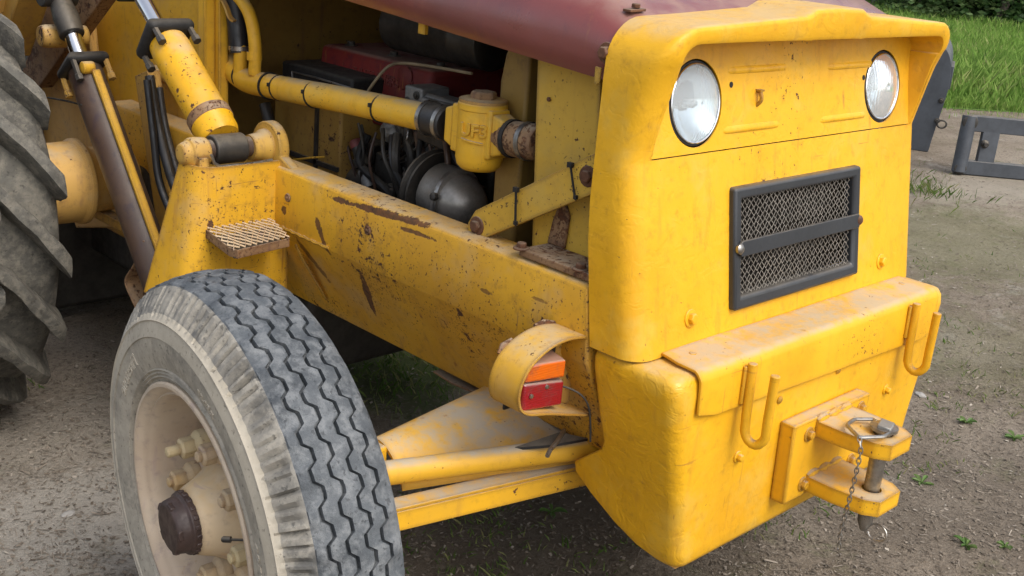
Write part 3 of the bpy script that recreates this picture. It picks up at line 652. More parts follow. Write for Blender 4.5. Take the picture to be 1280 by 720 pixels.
for sx in (-1, 1):
    for sy in (-1, 1): m = MB(); b0 = hc + u_ * .050 * sx + v_ * .050 * sy; m.lathe(b0 - rd * .062, rd, [(0, .012), (.018, .012), (.02, .009), (.05, .009)], 6); obj('stud', m, 'grime', ram, .001)
obj('rod', MB().lathe(ra + rd * (Lr + .03), rd, [(0, .0225), (.62, .0225)], 24), 'chrome', ram)
m = MB(); m.obox(ra + rd * (Lr + .22), u_ * .055, v_ * .04, rd * .03); obj('rod_clamp', m, 'blackmatt', ram, .01, 3)
# ---- tilt ram, further back
X2 = 1.47; ta = HX(212, 385, X2); tb = HX(104, 82, X2); td = (tb - ta).normalized(); Lt = (tb - ta).length
u2, v2 = V((1, 0, 0)), td.cross(V((1, 0, 0))).normalized()
m = MB().lathe(ta - td * .12, td, [(0, .047), (.02, .050), (Lt + .09, .050), (Lt + .11, .046)], 36); tr = obj('tilt_ram', m, 'brown', T, smooth=40)
hc = tb + td * .0; m = MB(); m.obox(hc, u2 * .062, v2 * .062, td * .017); obj('head_flange', m, 'blackmatt', tr, .018, 3)
for sx in (-1, 1):
    for sy in (-1, 1): m = MB(); m.lathe(hc + u2 * .048 * sx + v2 * .048 * sy - td * .075, td, [(0, .012), (.018, .012), (.02, .009), (.065, .009)], 6); obj('stud', m, 'dirty' if sx * sy < 0 else 'grime', tr, .001)
obj('rod', MB().lathe(tb + td * .015, td, [(0, .024), (.17, .024)], 24), 'chrome', tr)
m = MB(); e0 = tb + td * .10; m.lathe(e0, td, [(0, .036), (.06, .038), (.12, .030), (.14, .030)], 20); m.lathe(e0 + td * .15 - u2 * .05, u2, [(0, .045), (.10, .045)], 24); obj('rod_eye', m, 'grime', tr, .004)
sidep = -v2 if (-v2).y < 0 else v2
off = V((-.012, 0, 0)) + sidep * .054
m = MB(); p0 = tb + off - td * .05; m.ribbon([p0, ta.lerp(tb, .5) + off, ta + off + td * .05, ta + off - td * .10], (.024, 0, .0), .012); m.lathe(p0 - V((.008, 0, 0)) + td * .012, V((-1, 0, 0)), [(-.02, .018), (.014, .018), (.016, .010)], 14); obj('feed_pipe', m, 'worn', tr, .003)

m = MB(); e_ = ta - td * .13; m.obox(e_ + V((.10, 0, -.02)), (.16, 0, 0), (0, .05, 0), (0, 0, .035)); m.obox((1.70, e_.y, (e_.z + .6) / 2), (.02, 0, 0), (0, .05, 0), (0, 0, abs(.62 - e_.z) / 2 + .04)); obj('lower_pivot', m, 'brown', tr, .004)
# ---- loader tower and side plates behind the rams
m = MB(); tw = [HX(274, 150, 1.70), HX(262, -20, 1.70)]
ye = tw[0].y
m.prism([(1.70, ye - .02, .93), (1.70, ye, 1.02), (1.70, ye + .005, 1.95), (1.70, 3.75, 1.95), (1.70, 3.75, .45), (1.70, ye + .35, .45)], (.03, 0, 0)); tow = obj('loader_tower', m, 'worn', T, .003)
m = MB(); m.box(1.665, 1.70, ye + .02, ye + .06, 1.05, 1.9); obj('flange', m, 'worn', tow, .004)
m = MB(); m.tube([(1.69, 3.02, 1.03), (1.69, 3.24, 1.045)], .02, 10); obj('cross_tube', m, 'worn', tow)
m = MB(); P = [HX(168, 95, 1.60), HX(184, 88, 1.60), HX(222, 330, 1.60), HX(205, 345, 1.60)]; m.prism(P, (.04, 0, 0)); obj('upright', m, 'dirty', tow, .003)
m = MB(); P = [HX(128, -5, 1.62), HX(205, -5, 1.62), HX(165, 110, 1.62), HX(130, 95, 1.62)]; 
m = MB(); P = [HX(66, -20, 1.56), HX(140, -20, 1.56), HX(48, 110, 1.56), HX(20, 110, 1.56)]; m.prism(P, (.05, 0, 0)); obj('arm_plate', m, 'rusty', tow, .004)
m = MB(); P = [HX(52, -20, 1.52), HX(70, -20, 1.52), HX(38, 70, 1.52), HX(22, 62, 1.52)]; m.prism(P, (-.10, 0, 0)); obj('arm_rib', m, 'dirty', tow, .004)
m = MB(); P = [HX(20, -20, 1.50), HX(44, -20, 1.50), HX(26, 62, 1.50), HX(5, 40, 1.50)]; m.prism(P, (-.12, 0, 0)); obj('arm_cheek', m, 'drum', tow, .004)
m = MB(); P = [HX(60, 50, 1.64), HX(105, -10, 1.64), HX(118, 110, 1.64), HX(150, 285, 1.64), HX(95, 285, 1.64), HX(40, 130, 1.64)]; m.prism(P, (.03, 0, 0)); obj('side_plate', m, 'drum', tow, .004)
# axle drum beside the rear tyre
ac = HX(101, 226, 1.47)
m = MB().lathe((1.30, ac.y, ac.z), (1, 0, 0), [(0, .120), (.14, .122), (.15, .130), (.165, .130), (.17, .118), (.20, .10), (.42, .09)], 36); dr = obj('axle_drum', m, 'drum', T, .002)
m = MB(); m.box(1.52, 1.56, ac.y - .16, ac.y + .1, ac.z - .13, ac.z - .10); obj('drum_bracket', m, 'dirty', dr, .003)
obj('link_pin', MB().lathe(HX(75, 45, 1.47) - V((.06, 0, 0)), (1, 0, 0), [(0, .030), (.02, .034), (.06, .034), (.14, .03)], 18), 'dirty', tr, .003)
# hoses beside the ram
m = MB(); m.tube(catmull([HX(187, 95, 1.57), HX(196, 150, 1.565), HX(212, 215, 1.56), HX(232, 268, 1.57), HX(240, 300, 1.60)], 8), .014, 10); ho = obj('hydraulic_hose', m, 'rubber', T)
m = MB(); m.tube(catmull([HX(198, 110, 1.60), HX(206, 160, 1.595), HX(222, 220, 1.59), HX(236, 262, 1.60), HX(246, 290, 1.62)], 8), .013, 10); obj('hydraulic_hose', m, 'rubber', T)
m = MB(); m.tube(catmull([HX(184, 100, 1.545), HX(192, 170, 1.54), HX(200, 230, 1.54), HX(222, 285, 1.55)], 8), .011, 10); obj('hydraulic_hose', m, 'rubber', T)
m = MB(); m.tube(catmull([HX(60, 122, 1.46), HX(82, 126, 1.45), HX(102, 131, 1.42)], 6), .003, 6); obj('brake_wire', m, 'blackmatt', T)
m = MB(); P = catmull([HX(178, 300, 1.44), HX(166, 330, 1.44), HX(155, 350, 1.44), HX(162, 372, 1.44), HX(172, 392, 1.44)], 5); m.ribbon(P, (.05, .0, 0), .006); obj('guard_strap', m, 'rusty', T, .002)

# ---- body core: gearbox, engine and the covers inside the bay
m = MB(); m.box(1.80, 2.54, 2.55, 4.3, .26, .86); m.box(1.98, 2.36, 1.9, 2.6, .46, .80); gb = obj('gearbox', m, 'grime', T, .02, 3)  # gearbox bulk enlarged downwards to fill the underside with dark
m = MB(); m.box(1.62, 2.72, ac.y - .13, ac.y + .13, ac.z - .12, ac.z + .12); obj('rear_axle', m, 'grime', T, .03, 3)
m = MB(); m.box(1.60, 2.74, 3.95, 4.5, .05, 1.15); obj('underside_blocker', m, 'grime', T, .02)  # added dark box, blocks the lit ground behind so the underside stays dark
m = MB(); m.box(1.74, 2.62, 3.02, 3.06, .72, 1.46); bk = obj('bulkhead', m, 'tank', T, .006)
m = MB(); m.box(2.60, 2.63, 1.42, 3.0, .93, 1.42); obj('far_side_cover', m, 'maroon', T, .004)
m = MB(); m.box(1.80, 2.5, 3.1, 4.2, .86, 1.3); obj('seat_deck', m, 'grime', T, .02)
m = MB(); m.hexa([(1.99, 2.06, .70), (2.36, 2.06, .70), (2.36, 2.86, .70), (1.99, 2.86, .70), (2.01, 2.06, 1.095), (2.34, 2.06, 1.095), (2.34, 2.86, 1.095), (2.01, 2.86, 1.095)])
en = obj('engine', m, 'grime', T, .02, 3)
m = MB(); m.hexa([(1.965, 2.30, 1.00), (2.34, 2.30, 1.00), (2.34, 2.80, 1.00), (1.965, 2.80, 1.00), (1.985, 2.30, 1.185), (2.33, 2.30, 1.185), (2.33, 2.80, 1.185), (1.985, 2.80, 1.185)])
obj('rocker_cover', m, 'red', en, .018, 3)
obj('oil_cap', MB().lathe((1.982, 2.40, 1.150), (-1, 0, .1), [(0, .030), (.006, .030), (.009, .024), (.010, .005)], 24), 'red', en)
def textmesh(txt, size, fnmap, ext):
    cu = bpy.data.curves.new('txt', 'FONT'); cu.body = txt; cu.size = size; cu.extrude = ext; cu.bevel_depth = ext * .4; cu.resolution_u = 2
    to = bpy.data.objects.new('txt', cu); C.objects.link(to); dg = bpy.context.evaluated_depsgraph_get(); dg.update()
    me = bpy.data.meshes.new_from_object(to.evaluated_get(dg)); mbx = MB(); mbx.v = [tuple(fnmap(v.co)) for v in me.vertices]; mbx.f = [tuple(p.vertices) for p in me.polygons]; mbx.mi = [0] * len(mbx.f)
    wd = max((v.co.x for v in me.vertices), default=0); bpy.data.objects.remove(to); bpy.data.curves.remove(cu); return mbx
t0 = HX(436, 118, 1.962); 
obj('lettering', textmesh('JULIES EMERSON', .036, lambda c_: V((1.978 - c_.z + c_.y * .11, 2.63 - c_.x, 1.118 + c_.y)), .003), 'red', en)
for k in range(6): m = MB(); bolt(en, (2.05 + (k % 2) * .2, 2.34 + (k // 2) * .2, 1.185), (0, 0, 1), .012, .012, 'grime')
m = MB().lathe((2.08, 2.16, 1.272), (0, 1, 0), [(0, .055), (.01, .074), (.10, .074), (.105, .077), (.12, .077), (.125, .074), (.40, .074), (.42, .05)], 32); obj('air_cleaner', m, 'grime', T, .002)
m = MB().box(1.90, 2.0, 2.13, 2.24, 1.09, 1.13); m.box(1.905, 2.0, 2.24, 2.31, 1.095, 1.150); m.lathe((1.97, 2.20, .96), (0, 0, 1), [(0, .06), (.13, .06)], 20); al = obj('thermostat_housing', m, 'alu', T, .005, 2)
m = MB(); m.tube([(1.93, 2.05, 1.115), (1.93, 2.26, 1.125)], .016, 10); obj('coolant_pipe', m, 'alu', al)
for yy in (2.26, 2.295): bolt(al, (1.904, yy, 1.13 if yy < 2.27 else 1.11), (-1, 0, 0), .007, .006, 'grime')
# battery
b0 = HX(352, 78, 1.87); b1 = HX(440, 102, 1.87)
m = MB().box(1.87, 2.05, b1.y, b0.y, 1.075, 1.135); bt = obj('battery', m, 'blackmatt', T, .008)
m = MB().tube([(1.866, b1.y, 1.112), (1.866, (b0.y + b1.y) / 2, 1.114), (1.866, b0.y - .06, 1.112), (1.866, b0.y - .07, 1.06)], .003, 6); obj('clamp_rod', m, 'steel', bt)
m = MB().box(1.86, 2.06, b1.y + .03, b0.y + .02, .835, 1.073); tk = obj('battery_tray', m, 'tank', T, .008)
m = MB().box(1.852, 1.8598, b1.y + .13, b1.y + .142, .84, 1.07); m.box(1.852, 1.8598, b1.y + .03, b0.y + .02, .875, .888); obj('tray_strap', m, 'grime', tk)
# injection pump, hoses and pipes in the dark of the bay
pm = MB(); q0 = HX(445, 215, 1.93); pm.lathe(q0 + V((0, .06, -.04)), (0, -1, .2), [(0, .05), (.06, .055), (.10, .045), (.16, .04), (.17, .02)], 20); pm.box(1.93, 2.02, q0.y - .06, q0.y + .06, q0.z - .12, q0.z + .04); pump = obj('injection_pump', pm, 'grime', T, .006)
a_ = HX(446, 180, 1.88); b_ = HX(462, 232, 1.88); d_ = (b_ - a_); L_ = d_.length
obj('fuel_filter', MB().lathe(a_, d_, [(0, .017), (L_ * .3, .018), (L_ * .35, .024), (L_ * .55, .024), (L_ * .57, .016), (L_, .015)], 18), 'grime', pump)
obj('filter_sleeve', MB().lathe(a_ + d_ * .62, d_, [(0, .0195), (L_ * .42, .0195)], 18), 'alu', pump)
obj('filter_cap', MB().lathe(a_ - d_.normalized() * .012, d_, [(0, .015), (.006, .019), (.022, .019)], 16), 'orangecap', pump)
rnd = random.Random(3)
for i in range(34):
    px = 390 + rnd.random() * 170; py = 150 + rnd.random() * 20; x = 1.86 + rnd.random() * .12
    P = [HX(px, py, x), HX(px + rnd.uniform(-10, 18), py + 35, x - .02), HX(px + rnd.uniform(-5, 30), py + 75, x), HX(px + rnd.uniform(0, 45), py + 115, x + .03)]
    o = obj('engine_pipe', MB().tube(catmull(P, 6), rnd.choice((.004, .006, .008, .012)), 9), rnd.choice(('grime', 'rubber', 'rubber', 'brown', 'blackmatt', 'grime')), en)
obj('fuel_line', MB().tube(catmull([HX(455, 122, 1.90), HX(470, 100, 1.90), HX(486, 83, 1.92), HX(505, 79, 1.95), HX(545, 84, 1.97), HX(590, 92, 1.98)], 8), .0042, 8), 'limewire', en)
obj('breather_hose', MB().tube(catmull([HX(331, 130, 1.80), HX(336, 150, 1.80), HX(342, 172, 1.81), HX(352, 190, 1.83)], 6), .017, 12), 'rubber', en)
obj('copper_line', MB().tube(catmull([HX(366, 200, 1.80), HX(390, 197, 1.80), HX(405, 196, 1.83)], 6), .003, 6), 'pipe', en)
for i in range(36):
    px = rnd.uniform(385, 600); py = rnd.uniform(165, 265); c_ = HX(px, py, rnd.uniform(1.90, 1.97)); sx, sy, sz = rnd.uniform(.015, .04), rnd.uniform(.018, .05), rnd.uniform(.015, .05)
    if c_.z < .80: continue
    if rnd.random() < .55: m = MB().obox(c_, (sx, .004, 0), (-.003, sy, .006), (0, -.004, sz))
    else: m = MB().lathe(c_, (rnd.uniform(-1, 1), rnd.uniform(-1, 1), rnd.uniform(.2, 1)), [(0, sx * .7), (.01, sx), (sz, sx), (sz + .006, sx * .7), (sz + .02, sx * .5)], 16)
    obj('engine_casting', m, rnd.choice(('grime', 'grime', 'brown', 'alu', 'grime')), en, .004)
for i in range(7): obj('injector_line', MB().tube(catmull([HX(500 + i * 9, 150, 1.90), HX(498 + i * 10, 175, 1.88), HX(480 + i * 9, 195, 1.90), HX(470 + i * 4, 205, 1.93)], 6), .0032, 7), 'steel' if i % 2 else 'grime', en)
obj('engine_mount', MB().box(1.75, 1.99, 2.0, 2.12, .60, .70), 'grime', en, .01)
# alternator dome and pulley
dc = HX(556, 243, 1.84); dx = V((.05, -1, -.12)).normalized()
m = MB().lathe(dc, dx, [(-.03, .050), (-.025, .074), (.030, .076), (.034, .079), (.042, .079), (.047, .071), (.065, .068), (.085, .060), (.105, .046), (.116, .030), (.120, .010)], 40); alt = obj('alternator', m, 'dome', T, smooth=35)
obj('fan_pulley', MB().lathe(dc - dx * .065, dx, [(0, .08), (.004, .097), (.010, .098), (.016, .088), (.022, .088), (.026, .097), (.030, .096)], 40), 'grime', alt)
obj('terminal_nut', MB().lathe(dc + dx * .05 + V((-.075, 0, .02)), (-1, 0, .2), [(0, .010), (.012, .010), (.014, .006)], 8), 'grime', alt)
obj('alternator_strap', MB().ribbon([dc + dx * .044 + (V((-1, 0, 0)) * math.cos(R(a)) + V((0, .1, 1)) * math.sin(R(a))) * .0795 for a in range(-50, 71, 10)], (0, -.012, 0), .003), 'steel', alt)

# ---- hydraulic return pipe and strainer
XP = 1.75
pp = [HX(262, -18, XP + .0), HX(266, 20, XP), HX(271, 48, XP), HX(283, 76, XP), HX(306, 99, XP), HX(340, 108, XP), HX(430, 125, XP), HX(542, 149, XP)]
cp = catmull(pp, 6)
pipe = obj('return_pipe', MB().tube(cp, .0335, 24), 'pipe', T, smooth=50)
axp = (pp[-1] - pp[-3]).normalized()
def ring(c, ax, r, wd, mat, nm, par): return obj(nm, MB().lathe(V(c) - V(ax) * wd / 2, ax, [(0, r - .004), (0, r), (wd, r), (wd, r - .004)], 28, False), mat, par, 0)
for px in (337, 350, 393, 477):
    c_ = HX(px, lerp(108, 149, (px - 340) / 202.), XP)
    if px == 337: ring(c_, axp, .038, .006, 'blackmatt', 'band_clamp', pipe)
    else: ring(c_, (axp + V((0, 0, .12 - .2 * (px == 477)))).normalized(), .0352, .005, 'blackmatt', 'cable_tie', pipe); obj('tie_head', MB().obox(c_ + V((-.034, .004, .010)), (.004, 0, 0), (0, .004, 0), (0, 0, .005)), 'blackmatt', pipe, .001)
ring(HX(303, 96, XP), (pp[5] - pp[4] + V((0, .0, .02))).normalized(), .0352, .005, 'blackmatt', 'cable_tie', pipe)
# branch hoses at the bend
b_ = HX(300, 82, XP - .01); obj('branch_elbow', MB().tube(catmull([b_ + V((.0, 0, -.03)), HX(301, 70, XP - .01), HX(300, 56, XP - .01)], 5), .020, 14), 'pipe', pipe)
obj('rubber_hose', MB().tube(catmull([HX(299, 66, XP - .01), HX(297, 40, XP - .01), HX(295, 15, XP - .01), HX(294, -15, XP - .01)], 5), .0275, 16), 'rubber', pipe)
ring(HX(299, 60, XP - .01), (0, .05, 1), .030, .012, 'steel', 'hose_clip', pipe)
obj('thin_pipe', MB().tube(catmull([HX(318, 93, XP - .015), HX(319, 60, XP - .015), HX(314, 25, XP - .015), HX(303, 2, XP - .015), HX(285, -15, XP - .015)], 6), [.0175] * 25, 14), 'pipe', pipe)
ring(HX(318, 70, XP - .015), (0, 0.05, 1), .021, .022, 'pipe', 'pipe_union', pipe)
obj('pipe_eye', MB().ribbon([HX(271, 81, 1.71) + V((0, .016 * math.cos(R(a)), .016 * math.sin(R(a)))) for a in range(0, 361, 24)], (.006, 0, 0), .004), 'rusty', pipe)
obj('rag_strip', MB().ribbon(catmull([HX(272, -5, 1.70), HX(279, 8, 1.69), HX(284, 22, 1.69), HX(290, 28, 1.70)], 4), (.018, .012, 0), .006), 'dirty', pipe)
# sleeves
s0 = HX(533, 146, XP); s1 = HX(561, 155, XP); sa = (s1 - s0).normalized(); Ls = (s1 - s0).length
slv = obj('rubber_sleeve', MB().lathe(s0, sa, [(0, .036), (.004, .040), (Ls - .004, .040), (Ls, .036)], 28), 'rubber', T, smooth=40)
for t in (.15, .85): ring(s0 + sa * Ls * t, sa, .0425, .012, 'steel', 'hose_clip', slv)
# strainer body
fc = HX(601, 168, 1.745); m = MB(); m.cur = 0
m.lathe((fc.x, fc.y, fc.z - .082), (0, 0, 1), [(0, .020), (.004, .040), (.014, .050), (.03, .054), (.138, .054), (.14, .056), (.152, .056), (.156, .052)], 36)
flt = obj('oil_strainer', m, 'pipe', T, smooth=35)
m = MB(); hx = .030
def rect(c, ax, w2, h2):
    s_ = V((-ax.y, ax.x, 0)).normalized() if abs(ax.z) < .9 else V((1, 0, 0)); return [c + s_ * w2 + V((0, 0, h2)), c - s_ * w2 + V((0, 0, h2)), c - s_ * w2 - V((0, 0, h2)), c + s_ * w2 - V((0, 0, h2))]
for sg, ln in ((1, .088), (-1, .090)):
    a = V((0, sg, 0)); c0_ = V((fc.x, fc.y, fc.z + .01)); wq = .040 if sg > 0 else .030; m.hexa(rect(c0_ + a * .02, a, wq, .056) + rect(c0_ + a * (ln - .03), a, wq, .054)); m.hexa(rect(c0_ + a * (ln - .031), a, wq - .003, .048) + rect(c0_ + a * ln, a, wq - .006, .038))
obj('port', m, 'pipe', flt, .006, 3)
obj('strainer_cap', MB().lathe((fc.x, fc.y, fc.z + .073), (0, 0, 1), [(0, .054), (.006, .054), (.008, .048), (.0085, .03)], 32), 'drum', flt)
obj('cap_bolt', MB().lathe((fc.x, fc.y, fc.z + .079), (0, 0, 1), [(0, .030), (.014, .030), (.018, .026)], 6), 'rusty', flt, .001)
ld = V((fc.x, fc.y, 0)).normalized()
def ftext(c_):
    a = R(-154) + (c_.x - .030) / .0545
    r_ = .0545 + c_.z; return V((fc.x + r_ * math.cos(a), fc.y + r_ * math.sin(a), fc.z + .004 + c_.y))
obj('lettering', textmesh('UF3', .038, ftext, .004), 'pipe', flt)
m = MB(); m.grid([[V((fc.x + rr_ * math.cos(a), fc.y + rr_ * math.sin(a), fc.z - .006 + dz - .006 * k / 8)) for rr_, dz in ((.053, -.003), (.0585, -.001), (.0585, .002), (.053, .004))] for k in range(9) for a in [R(-154) - .50 + k * .12]]); obj('raised_bar', m, 'pipe', flt)
s2 = HX(634, 172, XP); s3 = HX(668, 178, XP); sb = (s3 - s2).normalized(); L2 = (s3 - s2).length
slv = obj('rubber_sleeve', MB().lathe(s2 - sb * .03, sb, [(0, .030), (.03, .036), (.034, .039), (L2 + .02, .040), (L2 + .05, .036)], 28), 'rusty', T, smooth=40)
for t in (.22, .80): ring(s2 + sb * L2 * t, sb, .0425, .012, 'blackmatt' if t < .5 else 'steel', 'hose_clip', slv)

# ---- radiator side plate, strut and foot
m = MB(); P = [HX(672, 70, 1.715), HX(752, 60, 1.715), HX(741, 360, 1.715), HX(664, 330, 1.715)]; m.prism(P, (.010, 0, 0)); sp = obj('radiator_side_plate', m, 'pale', T, .002)
obj('bolt', MB().hexbolt(HX(687, 124, 1.714), (-1, 0, 0), .005, .004, False), 'rust', sp)
m = MB(); A = HX(628, 60, 1.80); B = HX(656, 145, 1.80); m.prism([(1.80, B.y, 1.40), (1.80, B.y, .80), (1.80, A.y - .01, .80), (1.80, A.y, 1.24), (1.80, A.y - .01, 1.30), (1.80, A.y - .03, 1.34), (1.80, A.y - .06, 1.40)], (.20, 0, 0)); obj('radiator_tank', m, 'tank', T, .008, 2)
m = MB(); m.box(1.76, 2.58, 1.402, 1.62, .80, 1.40); obj('radiator', m, 'grime', T, .006)
st0 = HX(595, 283, 1.662); st1 = HX(736, 220, 1.662); sdv = (st1 - st0).normalized(); sn = V((0, -sdv.z, sdv.y)); 
m = MB(); hw = .033
P = [st0 - sdv * .022 - sn * hw * .45, st0 + sdv * .012 - sn * hw, st1 + sdv * .03 - sn * hw * 1.1, st1 + sdv * .03 + sn * hw * 1.1, st0 + sdv * .012 + sn * hw * .95, st0 - sdv * .035 + sn * hw * .2]
m.prism(P, (.012, 0, 0)); stt = obj('strut', m, 'pale', T, .002)
for c_ in (st0 + sdv * .004, st1 - sdv * .002): obj('bolt', MB().hexbolt(c_ + V((-.001, 0, 0)), (-1, 0, 0), .0135, .010), 'rust', stt, .001)
for (p, q_) in (((645, 237), (644, 282)), ((713, 206), (719, 250))):
    a_ = HX(*p, 1.655); b2 = HX(*q_, 1.655); mid = (a_ + b2) / 2; h_ = (b2 - a_) / 2
    obj('cable_tie', MB().obox(mid, (.001, 0, 0), (0, .0028, .0012), h_).obox(a_, (.004, 0, 0), (0, .006, 0), (0, 0, .005)).obox(b2 + V((0, 0, .006)), (.003, 0, 0), (0, .004, 0), (0, 0, .004)), 'blackmatt', stt)
A = HZ(645, 318, .936); m = MB(); m.box(1.625, 1.712, 1.375, A.y, .932, .948); m.prism([(1.706, A.y, .948), (1.706, A.y - .05, .948), (1.706, A.y - .055, 1.02), (1.706, A.y - .03, 1.06), (1.706, A.y - .01, 1.0)], (.008, 0, 0)); ft = obj('mounting_foot', m, 'rusty', T, .003)
for px, py in ((726, 334), (652, 308)): A = HZ(px, py, .952); bolt(ft, (A.x, A.y, .948), (0, 0, 1), .011, .012, 'rust')

# ---- tail lamp in its guard
tl = empty('x', (0, 0, 0), '', ''); bpy.data.objects.remove(tl)
hoop = [(1.622, .838), (1.575, .845), (1.53, .842), (1.49, .828), (1.458, .805), (1.441, .775), (1.437, .745), (1.448, .718), (1.475, .702), (1.52, .692), (1.58, .675), (1.66, .652)]
hoop = [(x + .004, z - .013) for x, z in hoop]; hoop = [(p.x, p.z) for p in catmull([V((x, 0, z)) for x, z in hoop], 4)]
m = MB(); m.ribbon([(x, 1.362, z) for x, z in hoop], (0, .085, 0), .006); tg = obj('tail_lamp_guard', m, 'worn', T, .0018, 2, 50)
m = MB(); m.prism([(1.466, 1.425, .787), (1.534, 1.425, .822), (1.66, 1.425, .819), (1.66, 1.425, .642), (1.54, 1.425, .677), (1.464, 1.425, .702)], (0, .006, 0)); obj('back_plate', m, 'dirty', tg)
for bp_ in ([(1.62, 1.450, .826), (1.59, 1.453, .830), (1.56, 1.450, .831)], [(1.50, 1.450, .815), (1.48, 1.453, .804), (1.466, 1.450, .792)]): obj('weld_bead', MB().tube(bp_, [.004, .008, .004], 8), 'rusty', tg)
lc = V((1.505, 1.40, .760)); 
def lens(z0, z1, mat, nm, t0=0.):
    m = MB(); e = -.006
    P = [(1.466, 1.424, z0), (1.590, 1.424, z0 - .012), (1.590, 1.424, z1 - .012), (1.466, 1.424, z1)]; Q = [(1.472, 1.378, z0 + .002), (1.580, 1.374, z0 - .009), (1.580, 1.374, z1 - .016), (1.472, 1.378, z1 - .006 * t0)]
    m.add(P + Q, [(0, 1, 2, 3), (4, 7, 6, 5), (0, 4, 5, 1), (1, 5, 6, 2), (2, 6, 7, 3), (3, 7, 4, 0)]); return obj(nm, m, mat, tlo, .005, 3)
m = MB(); m.box(1.462, 1.596, 1.4185, 1.4245, .684, .794); tlo = obj('tail_lamp', m, 'blackmatt', T, .004)
lens(.752, .796, 'amber', 'amber_lens', 1); lens(.692, .751, 'redlens', 'red_lens')
for x_, z_ in ((1.490, .724), (1.532, .734)): obj('lens_screw', MB().lathe((x_, 1.376, z_), (0, -1, 0), [(0, .005), (.003, .004), (.0035, .001)], 10), 'steel', tlo)
for x_, z_ in ((1.602, .752), (1.604, .712)): obj('screw', MB().lathe((x_, 1.425, z_), (0, -1, 0), [(0, .006), (.004, .005), (.005, .001)], 10), 'steel', tlo)
obj('wire', MB().tube(catmull([(1.60, 1.42, .700), (1.61, 1.40, .706), (1.632, 1.375, .694), (1.645, 1.36, .67), (1.652, 1.355, .63), (1.655, 1.352, .59)], 6), .0022, 7), 'grime', tlo)

# ---- front axle: swept arm plate, tie tube and brace
zp = .545
def pz(px, py, z): return HZ(px, py, z)
m = MB(); rows = []
A0, A1_, B0, B1 = pz(462, 549, .535), pz(660, 450, .545), pz(505, 583, .51), pz(800, 538, .53)
for k in range(13):
    t = k / 12; a_, b_ = A0.lerp(A1_, t), B0.lerp(B1, t); L = []
    for q_ in range(15):
        f_ = q_ / 14; h_ = math.sin(math.pi * f_) ** .5; L.append(a_.lerp(b_, f_) + V((0, 0, -.045 * f_ - .012 + .045 * h_)))
    rows.append(L)
m.grid(rows); ax_ = obj('front_axle', m, 'axle', T, smooth=50, solid=.008)
a_ = pz(478, 592, .512); b_ = pz(742, 558, .512)
obj('tie_tube', MB().tube([a_, (a_ + b_) / 2, b_, b_ + (b_ - a_) * .4], .0255, 20), 'axle', ax_)
a_ = pz(490, 632, .46); b_ = pz(742, 574, .46); dq = (b_ - a_).normalized(); sd_ = V((-dq.y, dq.x, 0))
m = MB(); m.obox((a_ + b_) / 2 + V((0, 0, .0)), (b_ - a_) * .62, sd_ * .022, (0, 0, .004)); m.obox((a_ + b_) / 2 - sd_ * .020 + V((0, 0, -.026)), (b_ - a_) * .62, sd_ * .003, (0, 0, .0225)); obj('angle_brace', m, 'axle', ax_, .002)
m = MB(); m.box(1.90, 2.72, 1.62, 1.80, .44, .55); obj('axle_beam', m, 'dirty', ax_, .02, 3)
m = MB(); m.lathe((1.20, 1.735, .36), (0, .02, 1), [(0, .04), (.03, .05), (.17, .05), (.21, .035)], 20); m.obox((1.27, 1.72, .49), (.10, -.01, .008), (0, .06, 0), (0, 0, .04)); obj('stub_axle', m, 'axle', ax_, .008)
m = MB(); m.box(1.74, 2.6, 1.37, 1.42, .56, .78); m.box(1.72, 2.62, 1.42, 1.9, .60, .66); obj('front_crossmember', m, 'grime', T, .008)
obj('loose_wire', MB().tube(catmull([HY(705, 538, 1.44), HY(696, 552, 1.42), HY(688, 562, 1.41), HY(684, 570, 1.40)], 5), .005, 7), 'steel', ax_)
m = MB(); P = [HY(640, 560, 1.50), HY(700, 540, 1.45), HY(735, 548, 1.42), HY(690, 556, 1.44)]; m.prism(P, (0, 0, -.006)); obj('rubber_flap', m, 'rubber', ax_)

